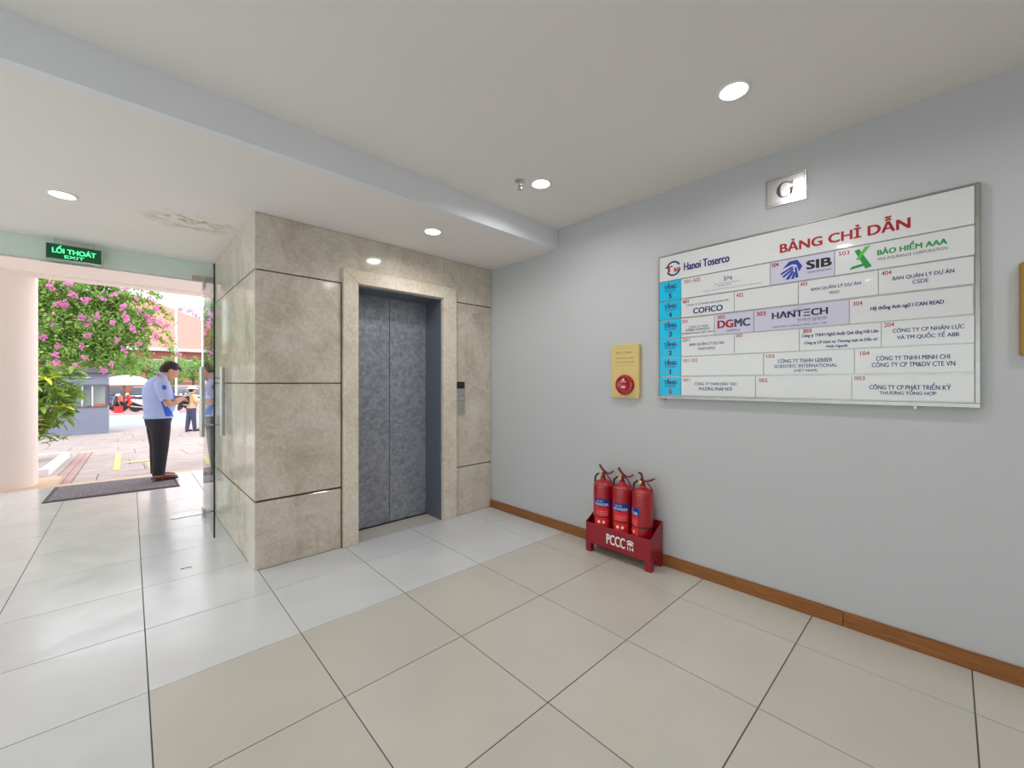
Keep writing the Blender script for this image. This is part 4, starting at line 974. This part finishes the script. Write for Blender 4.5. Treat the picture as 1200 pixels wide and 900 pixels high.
# ------------------------------------------------------------------ canopy tent
tn = thing('canopy_tent', 'white domed canopy tent behind the parked scooters', 'tent', (.2, 37, -.38))
b = bm_new(); ringz = [(1.35, 1.15), (1.30, 1.27), (1.05, 1.50), (.70, 1.68), (.3, 1.78), (0, 1.80)]
rings_h(b, [(.15, 37, z, max(r, .01)*1.0, max(r, .01)) for r, z in ringz], 32); obj('canopy', b, M['tent'], tn, smooth=True)
for x, y in ((-.95, 36.2), (1.2, 36.2), (-.95, 37.8), (1.2, 37.8)): obj('pole', tube(bm_new(), [(x, y, -.40), (x, y, 1.22)], .025, 8), M['white_metal'], tn)

# ------------------------------------------------------------------ cars
def car(x, y, rz, paint, label, body_len=4.2, h=1.45, w=1.72):
    c = thing('car', label, 'car', (x, y, -.36 if y < 34.8 else -.48), rz)
    def side(poly, yw, z=0):
        b = bm_new(); prism(b, poly, lambda a, q, hh: (a, -yw/2+hh, q), yw); return b
    L = body_len
    obj('body', side([(-L/2, .28), (-L/2, .72), (-L/2+.08, .88), (-L*.22, .92), (L*.22, .92), (L/2-.15, .78), (L/2, .60), (L/2, .28)], w), M[paint], c, bevel=.05, local=True, seg=2, smooth=True)
    b = bm_new()
    R1 = [(-L*.46, .90, w*.47), (-L*.36, h, w*.38), (L*.06, h, w*.38), (L*.26, .90, w*.47)]
    vs = [[b.verts.new((a, s*ww, z)) for s in (-1, 1)] for a, z, ww in R1]
    for k in range(3): b.faces.new((vs[k][0], vs[k+1][0], vs[k+1][1], vs[k][1]))
    for s in (0, 1): b.faces.new([v[s] for v in vs])
    b.faces.new((vs[0][0], vs[0][1], vs[3][1], vs[3][0]))
    obj('cabin', b, M['car_glass'], c, bevel=.03, local=True, seg=2, smooth=True)
    obj('roof', bx(bm_new(), -L*.355, L*.055, -w*.375, w*.375, h-.03, h+.02), M[paint], c, bevel=.02, local=True)
    for sx in (-L*.33, L*.31):
        for sy in (-1, 1):
            b = bm_new(); yy = sy*(w/2-.10); lathe(b, [(0, -.10), (.22, -.10), (.31, -.07), (.31, .07), (.22, .10), (0, .10)], (sx, yy, .31), 24, 'y'); wh = obj('wheel', b, M['tyre'], c, local=True, smooth=True)
            b = bm_new(); lathe(b, [(0, -.105), (.19, -.105), (.19, .105), (0, .105)], (sx, yy, .31), 16, 'y'); obj('hub', b, M['brushed'], wh, local=True)
    for sy in (-1, 1):
        obj('headlight', bx(bm_new(), L/2-.06, L/2+.01, sy*w*.36-.16, sy*w*.36+.16, .58, .72), M['white_metal'], c, bevel=.02, local=True)
        obj('tail_light', bx(bm_new(), -L/2-.01, -L/2+.05, sy*w*.38-.12, sy*w*.38+.12, .66, .84), M['scooter_red'], c, bevel=.02, local=True)
        obj('door_mirror', bx(bm_new(), L*.16, L*.19, sy*(w/2+.08)-.08, sy*(w/2+.08)+.08, .92, 1.03), M[paint], c, bevel=.02, local=True)
    obj('bumper', bx(bm_new(), L/2-.06, L/2+.04, -w*.46, w*.46, .28, .46), M['booth_dark'], c, bevel=.03, local=True)
    obj('rear_window', bx(bm_new(), -L*.46, -L*.44, -.5, .5, .5, .62), M['white_metal'], c, local=True)
car(-.8, 41.2, PI/2, 'car_navy', 'dark blue car parked left, under the left side of the white tent')
car(1.15, 41.6, PI/2, 'car_silver', 'silver car parked beside the dark blue one, left of the man')
car(3.45, 39.0, -PI/2+.15, 'car_white', 'white car behind the woman in the hat', h=1.55, w=1.8)
car(-3.0, 41.2, PI/2, 'car_silver', 'silver car hidden behind the grey booth') if False else None

# ------------------------------------------------------------------ scooters
def scooter(x, y, rz, paint, label):
    s = thing('motor_scooter', label, 'motorbike', (x, y, -.36), rz, group='motorbikes parked across the road')
    for wx in (-.60, .62):
        b = bm_new(); bmesh.ops.create_uvsphere(b, u_segments=4, v_segments=3, radius=.001); b.clear()
        lathe(b, [(.20, -.02), (.235, -.045), (.275, -.035), (.285, 0), (.275, .035), (.235, .045), (.20, .02)], (wx, 0, .285), 24, 'y')
        wh = obj('wheel', b, M['tyre'], s, local=True, smooth=True)
        b = bm_new(); lathe(b, [(0, -.04), (.05, -.04), (.05, .04), (0, .04)], (wx, 0, .285), 12, 'y')
        for k in range(6): a = PI*k/3; tube(b, [(wx+.04*math.cos(a), 0, .285+.04*math.sin(a)), (wx+.20*math.cos(a), 0, .285+.20*math.sin(a))], .012, 5)
        obj('hub', b, M['brushed'], wh, local=True)
    b = bm_new(); prism(b, [(-.80, .62), (-.62, .50), (-.30, .34), (.10, .26), (.22, .30), (.30, .42), (.05, .40), (-.05, .58), (-.20, .70), (-.60, .76), (-.82, .72)], lambda a, q, h: (a, -.11+h, q), .22)
    obj('body', b, M[paint], s, bevel=.03, local=True, smooth=True)
    b = bm_new(); prism(b, [(.24, .30), (.34, .30), (.52, .78), (.44, .96), (.34, .90)], lambda a, q, h: (a, -.17+h, q), .34); obj('leg_shield', b, M[paint], s, bevel=.03, local=True, smooth=True)
    b = bm_new(); prism(b, [(-.72, .74), (-.10, .68), (-.02, .74), (-.12, .80), (-.50, .83), (-.74, .84)], lambda a, q, h: (a, -.12+h, q), .24); obj('seat', b, M['black'], s, bevel=.03, local=True, smooth=True)
    b = bm_new(); prism(b, [(.40, .50), (.48, .60), (.66, .62), (.82, .52), (.80, .47), (.62, .57)], lambda a, q, h: (a, -.06+h, q), .12); obj('front_fender', b, M[paint], s, bevel=.01, local=True)
    b = bm_new(); tube(b, [(.62, -.07, .29), (.40, -.07, .86)], .02, 8); tube(b, [(.62, .07, .29), (.40, .07, .86)], .02, 8); obj('fork', b, M['brushed'], s, local=True)
    b = bm_new(); tube(b, [(.26, -.33, 1.02), (.36, -.12, .98), (.36, .12, .98), (.26, .33, 1.02)], .015, 8); obj('handlebar', b, M['black'], s, local=True)
    b = bm_new(); ell(b, (.46, 0, .93), (.09, .12, .09)); obj('headlight', b, M['white_metal'], s, local=True, smooth=True)
    for sy in (-1, 1): 
        b = bm_new(); tube(b, [(.32, sy*.24, 1.0), (.30, sy*.28, 1.16)], .007, 6); ell(b, (.29, sy*.28, 1.19), (.015, .06, .035), n=10, m=6); obj('mirror', b, M['black'], s, local=True)
    b = bm_new(); tube(b, [(-.1, -.12, .24), (-.4, -.15, .26), (-.85, -.16, .34)], [.02, .035, .04], 8); obj('exhaust', b, M['brushed'], s, local=True, smooth=True)
    b = bm_new(); tube(b, [(-.05, .1, .30), (-.08, .22, .02)], .012, 6); obj('kickstand', b, M['black'], s, local=True)
scooter(-.72, 31.9, 0.15, 'scooter_black', 'black scooter half hidden behind the right edge of the grey booth')
scooter(.25, 33.0, 2.95, 'orange', 'orange scooter right of the red crate, under the white tent')
scooter(.62, 34.2, 2.95, 'scooter_red', 'red scooter between the orange and the white ones')
scooter(1.10, 31.6, .15, 'scooter_white', 'white scooter parked nearest the man\'s back')
scooter(2.35, 32.6, .15, 'scooter_black', 'black scooter in front of the white car, left of the woman')
scooter(2.95, 31.4, 2.95, 'scooter_white', 'white scooter behind the woman in the hat')
b = bm_new(); bx(b, -.38, -.02, 31.2, 31.6, -.36, -.02)
cr = thing('plastic_crate', 'red plastic crate on the pink pavement', 'crate', (-.2, 31.4, -.36))
o = obj('body', b, M['scooter_red'], cr, bevel=.02); obj('rim', bx(bm_new(), -.40, 0, 31.18, 31.62, -.05, -.01), M['scooter_red'], cr, bevel=.01)

# ------------------------------------------------------------------ building, wall, poles, box, van
bd = thing('roofed_building', 'brick red building under a wide salmon hipped roof', 'building', (1, 78, -.5))
obj('wall', bx(bm_new(), -13, 17, 71, 88, -.5, 5.9), M['brickwall'], bd)
b = bm_new()
E_ = [b.verts.new(p) for p in ((-14, 70, 5.75), (18.5, 70, 5.75), (18.5, 89, 5.75), (-14, 89, 5.75))]; R0, R1_ = b.verts.new((-6, 79.5, 13.6)), b.verts.new((2.2, 79.5, 13.6))
b.faces.new((E_[0], E_[1], R1_, R0)); b.faces.new((E_[1], E_[2], R1_)); b.faces.new((E_[2], E_[3], R0, R1_)); b.faces.new((E_[3], E_[0], R0)); b.faces.new(E_[::-1])
obj('roof', b, M['roof'], bd)
obj('eave_board', bx(bm_new(), -14.1, 18.6, 69.8, 70.0, 5.45, 5.85), M['white_metal'], bd, label='white eave board')
for k in range(8): 
    x = -11+k*3.4; w = obj('window', bx(bm_new(), x, x+1.3, 70.9, 71.05, 2.6, 4.4), M['white_metal'], bd); obj('pane', bx(bm_new(), x+.12, x+1.18, 70.86, 70.92, 2.75, 4.25), M['car_glass'], w)
b2 = thing('blue_roofed_building', 'far building with a pale blue roof behind the salmon roof', 'building', (8, 110, -.5))
obj('wall', bx(bm_new(), 3, 10.5, 105, 118, -.5, 15.2), M['plaster'], b2)
b = bm_new(); prism(b, [(105, 14.9), (118, 14.9), (111.5, 17.8)], lambda a, q, h: (2.6+h, a, q), 8.3); obj('roof', b, M['roof_blue'], b2)
bw = thing('brick_fence', 'low reddish brick wall below the trees across the road', 'wall', (6, 52, -.5))
obj('wall_face', bx(bm_new(), -8, 18, 52, 52.3, -.5, 1.35), M['brickwall'], bw); obj('coping', bx(bm_new(), -8, 18, 51.95, 52.35, 1.35, 1.45), M['kerb'], bw)
for x, lb in ((2.19, 'tall white pole rising just right of the man\'s head'), (3.42, 'tall white pole next to the glass door edge')):
    t = thing('white_pole', lb, 'pole', (x, 30.3, -.45)); obj('shaft', tube(bm_new(), [(x, 30.3, -.45), (x, 30.3, 5.7)], .055, 12), M['white_metal'], t, smooth=True)
    obj('base', lathe(bm_new(), [(0, 0), (.14, 0), (.14, .05), (.07, .12), (0, .12)], (x, 30.3, -.45), 16), M['white_metal'], t); obj('finial', ell(bm_new(), (x, 30.3, 5.74), (.08, .08, .06)), M['white_metal'], t, smooth=True)
cbx = thing('white_cabinet', 'white cabinet standing right of the woman in the hat', 'cabinet', (2.24, 19.6, -.45))
obj('body', bx(bm_new(), 2.06, 2.46, 19.4, 19.8, -.42, .66), M['white_metal'], cbx, bevel=.01); obj('door', bx(bm_new(), 2.09, 2.43, 19.38, 19.4, -.36, .60), M['white_metal'], cbx, bevel=.004)
obj('handle', bx(bm_new(), 2.12, 2.14, 19.36, 19.38, .05, .2), M['booth_dark'], cbx)


# ================================================================== PEOPLE
def remeshed(name, bm, mats, voxel, smooth_it=4, fn=None, shrink=0):
    """joins overlapping closed shapes into one continuous surface"""
    bmesh.ops.recalc_face_normals(bm, faces=bm.faces)
    me = bpy.data.meshes.new(name); bm.to_mesh(me); bm.free()
    o = bpy.data.objects.new('tmp', me); COL.objects.link(o)
    r = o.modifiers.new('r', 'REMESH'); r.mode = 'VOXEL'; r.voxel_size = voxel; r.use_smooth_shade = True
    s = o.modifiers.new('s', 'SMOOTH'); s.iterations = smooth_it; s.factor = .5
    dg = bpy.context.evaluated_depsgraph_get(); out = bpy.data.meshes.new_from_object(o.evaluated_get(dg)); out.name = name
    bpy.data.objects.remove(o)
    out.materials.clear()
    for m in mats: out.materials.append(m)
    if fn:
        n = len(out.polygons); c = np.empty(n*3); out.polygons.foreach_get('center', c)
        out.polygons.foreach_set('material_index', fn(c.reshape(-1, 3)).astype(np.int32))
    out.polygons.foreach_set('use_smooth', [True]*len(out.polygons)); out.update()
    return out

def capsule_path(b, pts, rs_, n=14):
    tube(b, pts, rs_, n)
    for p, r in ((pts[0], rs_[0]), (pts[-1], rs_[-1])):
        r = r if not isinstance(r, tuple) else min(r); ell(b, p, (r, r, r), n=n, m=8)

def hand(b, wrist, d, up, side, curl=.6, s=1.0):
    """palm and five separate fingers. d: along the hand, up: back of hand, side: +1/-1 thumb side"""
    d = Vector(d).normalized(); up = Vector(up); up = (up-d*up.dot(d)).normalized(); lat = d.cross(up).normalized()*side
    W0 = Vector(wrist)
    for k in range(5):
        p = W0+d*(.012+.018*k)*s
        ell(b, p, (.020*s, .020*s, .020*s), n=10, m=6)
    for q in (-.022, -.007, .008, .022): 
        capsule_path(b, [tuple(W0+d*.010*s+lat*q*.7*s), tuple(W0+d*.085*s+lat*q*s)], [.0125*s, .0115*s], 8)
    for q, L, r in ((.027, .068, .0082), (.009, .076, .0085), (-.009, .071, .0082), (-.026, .055, .0072)):
        p0 = W0+d*.085*s+lat*q*s; a1 = curl*.55; a2 = curl*1.3; a3 = curl*1.9
        def st(p, a, l): return p+(d*math.cos(a)-up*math.sin(a))*l*s
        p1 = st(p0, a1, L*.45); p2 = st(p1, a2, L*.32); p3 = st(p2, a3, L*.23)
        capsule_path(b, [tuple(p0), tuple(p1), tuple(p2), tuple(p3)], [r*s, r*s*.96, r*s*.9, r*s*.8], 8)
    t0 = W0+d*.030*s+lat*.022*s; t1 = t0+(d*.55+lat*.75-up*.25).normalized()*.036*s; t2 = t1+(d*.9+lat*.25-up*.4).normalized()*.030*s
    capsule_path(b, [tuple(t0), tuple(t1), tuple(t2)], [.012*s, .0105*s, .0088*s], 8)

def person(name, label, loc, rz, P):
    root = thing(name, label, 'person', loc, rz)
    vox = P.get('vox', .006)
    S = P['scale']
    def s3(p): return (p[0]*S, p[1]*S, p[2]*S)
    # ---- body: torso, legs, neck, head, arms, hands in one surface
    b = bm_new()
    torso = [(c[0]*S, c[1]*S, c[2]*S, c[3]*S*.86, c[4]*S*.86) for c in P['torso']]
    rings_h(b, torso, 24)
    for sd in (-1, 1):
        pts = P['leg_'+('r' if sd < 0 else 'l')]
        tube(b, [s3(p[:3]) for p in pts], [p[3]*S*.80 for p in pts], 16)
        f = pts[-1]; ell(b, (f[0]*S+.06*S, f[1]*S, .035*S), (.10*S, .035*S, .028*S))
        arm = P['arm_'+('r' if sd < 0 else 'l')]
        capsule_path(b, [s3(p[:3]) for p in arm], [p[3]*S for p in arm], 14)
        hd_ = P['hand_'+('r' if sd < 0 else 'l')]
        hand(b, s3(arm[-1][:3]), hd_[0], hd_[1], hd_[2], hd_[3], S*1.0)
    N0, HC = Vector(P['neck']), Vector(P['head'])
    hr = Euler((0, P['pitch'], P.get('turn', 0))); Rm = hr.to_matrix()
    def H(p): return tuple((HC+Rm @ Vector(p))*S)
    tube(b, [s3(N0), tuple((N0*.45+(HC+Rm @ Vector((-.018, 0, -.05)))*.55)*S), H((-.012, 0, -.04))], [.060*S, .054*S, .052*S], 16)
    ell(b, H((0, 0, .020)), (.098*S, .076*S, .092*S), hr); ell(b, H((.030, 0, -.035)), (.064*S, .060*S, .080*S), hr)
    ell(b, H((.068, 0, -.088)), (.026*S, .030*S, .022*S), hr)                                   # chin
    tube(b, [H((.086, 0, .020)), H((.108, 0, -.022)), H((.086, 0, -.034))], [.010*S, .016*S, .008*S], 10)  # nose
    for sd in (-1, 1):
        ell(b, H((.052, sd*.040, -.020)), (.030*S, .022*S, .026*S), hr)                         # cheek
        ell(b, H((.080, sd*.030, .026)), (.014*S, .022*S, .008*S), hr)                          # brow ridge
        ell(b, H((-.006, sd*.076, -.006)), (.018*S, .008*S, .030*S), hr)                        # ear
    ell(b, H((.086, 0, -.058)), (.012*S, .022*S, .008*S), hr)                                   # lips
    obj('body', remeshed('body', b, [P['skin']], vox, 3), None, root, local=True)
    for sd in (-1, 1):
        e = bm_new(); ell(e, H((.083, sd*.030, .008)), (.010*S, .012*S, .009*S), hr, 12, 8); ey = obj('eye', e, M['white_ink'], root, local=True, smooth=True)
        e = bm_new(); ell(e, H((.090, sd*.031, .006)), (.005*S, .006*S, .006*S), hr, 10, 6); obj('iris', e, M['black_ink'], ey, local=True, smooth=True)
        e = bm_new(); tube(e, [H((.090, sd*.014, .030)), H((.092, sd*.030, .035)), H((.080, sd*.046, .030))], [.004*S]*3, 6); obj('eyebrow', e, M['hair'], root, local=True)
    e = bm_new(); ell(e, H((.094, 0, -.060)), (.006*S, .020*S, .004*S), hr, 12, 6); obj('mouth', e, M['label_red'] if False else P['lip'], root, local=True, smooth=True)
    # ---- hair
    b = bm_new()
    ell(b, H((-.018, 0, .042)), (.098*S, .083*S, .086*S), hr); ell(b, H((-.045, 0, .000)), (.070*S, .074*S, .085*S), hr)
    tube(b, [H((.045, -.03, .092)), H((.078, 0, .078)), H((.045, .03, .092))], [.022*S, .024*S, .022*S], 10)
    for k in range(30):
        a = rs.uniform(-1.2, 1.2); t = rs.uniform(-.9, 1.4); x = .085*math.cos(a)*math.sin(t)-.02; y = .07*math.sin(a); z = .05+.075*math.cos(t)*math.cos(a)
        tube(b, [H((x, y, z)), H((x*1.12+.012, y*1.08, z+.006))], [.010*S, .004*S], 6)
    if P.get('hair', True): obj('hair', remeshed('hair', b, [M['hair']], vox, 2), None, root, local=True)
    else: b.free()
    # ---- trousers
    b = bm_new()
    rings_h(b, [(x*S, y*S, z*S, rx*S, ry*S) for x, y, z, rx, ry in P['hips']], 28)
    for sd in ('r', 'l'):
        pts = P['leg_'+sd]; tube(b, [s3(p[:3]) for p in pts[:-1]], [(p[3]+.004)*S for p in pts[:-1]], 20)
    obj('trousers', remeshed('trousers', b, [P['trousers']], vox, 4), None, root, local=True)
    # ---- shirt
    b = bm_new(); rings_h(b, [(x*S, y*S, z*S, rx*S, ry*S) for x, y, z, rx, ry in P['shirt']], 32)
    for sd in ('r', 'l'):
        sl = P['sleeve_'+sd]; tube(b, [s3(p[:3]) for p in sl], [p[3]*S for p in sl], 20); ell(b, s3(sl[0][:3]), (sl[0][3]*S,)*3)
    obj('shirt', remeshed('shirt', b, [P['shirt_m'], P['shirt_m2']], vox, 4, P.get('shirt_fn')), None, root, local=True)
    if P.get('collar'):
        c, r = Vector(P['collar'][0]), P['collar'][1]; b = bm_new(); n = 24; L = []
        nd = (Vector(P['head'])-Vector(P['neck'])).normalized(); a_, b_ = frame_of(nd)
        for h, rr in ((-.018, r+.012), (.018, r+.002), (.020, r-.004), (-.010, r)):
            L.append([b.verts.new(tuple((c+nd*h+(a_*math.cos(2*PI*k/n)+b_*math.sin(2*PI*k/n))*rr)*S)) for k in range(n)])
        L.append(L[0])
        for A, B in zip(L, L[1:]):
            for k in range(n): b.faces.new((A[k], A[(k+1)%n], B[(k+1)%n], B[k]))
        obj('collar', b, P['shirt_m'], root, local=True, smooth=True)
    # ---- shoes
    for sd in ('r', 'l'):
        f = P['leg_'+sd][-1]; b = bm_new(); x, y = f[0], f[1]
        ell(b, ((x+.005)*S, y*S, .055*S), (.055*S, .042*S, .05*S)); ell(b, ((x+.085)*S, y*S, .040*S), (.085*S, .046*S, .036*S)); ell(b, ((x+.15)*S, (y)*S, .032*S), (.055*S, .040*S, .026*S))
        sh_ = obj('shoe', remeshed('shoe', b, [P['shoe']], vox, 2), None, root, local=True)
        b = bm_new(); prism(b, [((x+.075+.135*math.cos(t))*S, (y+.045*math.sin(t))*S) for t in [2*PI*k/24 for k in range(24)]], lambda a, c_, h: (a, c_, h), .016*S); obj('sole', b, M['sole'], sh_, local=True)
    return root

def man_shirt(c):
    x, y, z = c[:, 0], c[:, 1], c[:, 2]; m = np.zeros(len(c))
    # side panel from the armpit widening to the hem, front edge stripe, spot behind the shoulder
    t = np.clip((1.20-z)/(1.20-.90), 0, 1)
    t = np.clip((1.07-z)/(1.07-.84), 0, 1)
    side = (abs(y) > .045) & (z < 1.07) & (x > -.03+.06*t) & (x < .0+.155*t**1.3) & (z > .842)
    front = (x > .118) & (abs(y) < .13) & (abs(y) > .02) & (z > 1.02) & (z < 1.24)
    spot = (((x+.015)/.022)**2+((z-1.225)/.032)**2 < 1) & (abs(y) > .12)
    m[side | front | spot] = 1
    return m
MAN = dict(scale=1.0, vox=.0055, skin=M['skin'], lip=mat('lips', srgb(170, 100, 92), rough=.5), trousers=M['trousers'], shirt_m=M['shirt'], shirt_m2=M['shirt_blue'], shoe=M['shoe'],
 torso=[(0, 0, .76, .12, .14), (.0, 0, .86, .12, .14), (.02, 0, 1.0, .15, .15), (0, 0, 1.15, .14, .16), (-.01, 0, 1.27, .11, .17), (0, 0, 1.34, .08, .12), (.02, 0, 1.385, .055, .06)],
 leg_r=[(0, -.075, .80, .105), (.0, -.080, .66, .100), (.0, -.082, .45, .082), (-.012, -.085, .25, .070), (-.022, -.085, .075, .060), (-.020, -.085, .03, .04)],
 leg_l=[(0, .075, .80, .105), (.005, .080, .66, .100), (.015, .082, .45, .080), (.010, .09, .25, .069), (.008, .10, .075, .058), (.01, .10, .03, .04)],
 arm_r=[(-.005, -.185, 1.26, .058), (.0, -.225, 1.14, .052), (.035, -.235, 1.005, .044), (.115, -.205, 1.03, .042), (.205, -.125, 1.065, .030)],
 arm_l=[(-.005, .185, 1.26, .058), (.0, .225, 1.14, .052), (.045, .235, 1.01, .044), (.12, .19, 1.045, .042), (.205, .09, 1.085, .030)],
 hand_r=((.55, .80, .12), (.2, -.3, .9), 1, .75), hand_l=((.60, -.78, .10), (.3, .2, .9), -1, .7),
 neck=(.035, 0, 1.36), head=(.120, 0, 1.448), pitch=.72,
 hips=[(0, 0, .845, .135, .155), (0, 0, .80, .140, .165), (-.003, 0, .72, .122, .160), (-.003, 0, .66, .09, .13)],
 shirt=[(.0, 0, .815, .155, .172), (0, 0, .835, .158, .175), (.0, 0, .875, .142, .165), (.012, 0, .95, .165, .178), (.018, 0, 1.03, .172, .185), (.0, 0, 1.13, .163, .190), (-.012, 0, 1.22, .143, .190), (-.010, 0, 1.29, .112, .172), (.0, 0, 1.335, .088, .125), (.02, 0, 1.37, .066, .070)],
 sleeve_r=[(-.008, -.175, 1.265, .078), (-.004, -.215, 1.17, .076), (.018, -.235, 1.055, .066)],
 sleeve_l=[(-.008, .175, 1.265, .078), (-.004, .215, 1.17, .076), (.018, .235, 1.055, .066)],
 shirt_fn=man_shirt, collar=((.040, 0, 1.375), .062))
man = person('person', 'person in light blue shirt and black trousers standing on the doormat looking at phone', (.335, 7.16, .014), .22, MAN)
def held(name, label, cat, man_, bm, m, **k): return obj(name, bm, m, None, label=label, cat=cat, local=True, **k)
ph = thing('phone', 'white phone held in both hands by the person in the light blue shirt', 'phone', tuple(man.matrix_basis @ Vector((.295, -.010, 1.108))), .22)
b = bm_new(); bx(b, -.040, .040, -.080, .080, -.0045, .0045); bmesh.ops.rotate(b, verts=b.verts, cent=(0, 0, 0), matrix=Matrix.Rotation(-.35, 3, 'Y')); obj('case', b, M['white_metal'], ph, bevel=.003, local=True)
b = bm_new(); bx(b, -.035, .035, -.070, .070, .0045, .0052); bmesh.ops.rotate(b, verts=b.verts, cent=(0, 0, 0), matrix=Matrix.Rotation(-.35, 3, 'Y')); obj('screen', b, M['car_glass'], ph, local=True)

WOM = dict(MAN); WOM.update(scale=1.0, vox=.009, skin=M['skin2'], trousers=M['denim'], shirt_m=M['tan'], shirt_m2=M['tan'], shoe=M['black'], shirt_fn=None, pitch=.25, head=(.035, 0, 1.475), neck=(.0, 0, 1.36), collar=None)
WOM['shirt'] = [(0, 0, .80, .13, .15), (0, 0, .88, .125, .148), (0, 0, 1.0, .125, .15), (0, 0, 1.13, .13, .165), (0, 0, 1.24, .12, .17), (0, 0, 1.31, .09, .14), (0, 0, 1.36, .062, .068)]
WOM['leg_r'] = [(0, -.07, .80, .092), (.01, -.075, .60, .085), (.03, -.08, .42, .070), (.05, -.08, .22, .060), (.06, -.08, .075, .055), (.06, -.08, .03, .04)]
WOM['leg_l'] = [(0, .07, .80, .092), (-.02, .075, .60, .085), (-.05, .08, .42, .070), (-.08, .08, .22, .060), (-.10, .08, .075, .055), (-.10, .08, .03, .04)]
wom = person('person', 'small distant person in a pale hat and tan shirt carrying a black backpack', (1.77, 18.6, -.450), .5, WOM)
ht = bm_new(); c = Vector((.03, 0, 1.56)); lathe(ht, [(0, .085), (.06, .08), (.095, .05), (.105, .0), (.17, -.02), (.175, -.028), (.10, -.015), (0, -.015)], c, 28)
obj('hat', ht, M['hat'], wom, local=True, smooth=True)
bp_ = thing('backpack', 'black backpack on the back of the distant person in a hat', 'backpack', tuple(wom.matrix_basis @ Vector((-.20, 0, .98))), .5)
b = bm_new(); bx(b, -.075, .065, -.13, .13, 0, .36); obj('bag', b, M['rubber'], bp_, bevel=.04, seg=3, smooth=True, local=True)
b = bm_new(); bx(b, -.11, -.07, -.09, .09, .03, .18); obj('pocket', b, M['rubber'], bp_, bevel=.02, seg=2, local=True)
for s_ in (-1, 1): obj('strap', tube(bm_new(), [(.06, s_*.08, .33), (.15, s_*.085, .385), (.24, s_*.09, .36), (.33, s_*.095, .22)], [(.018, .006)]*4, 8), M['rubber'], bp_, local=True)
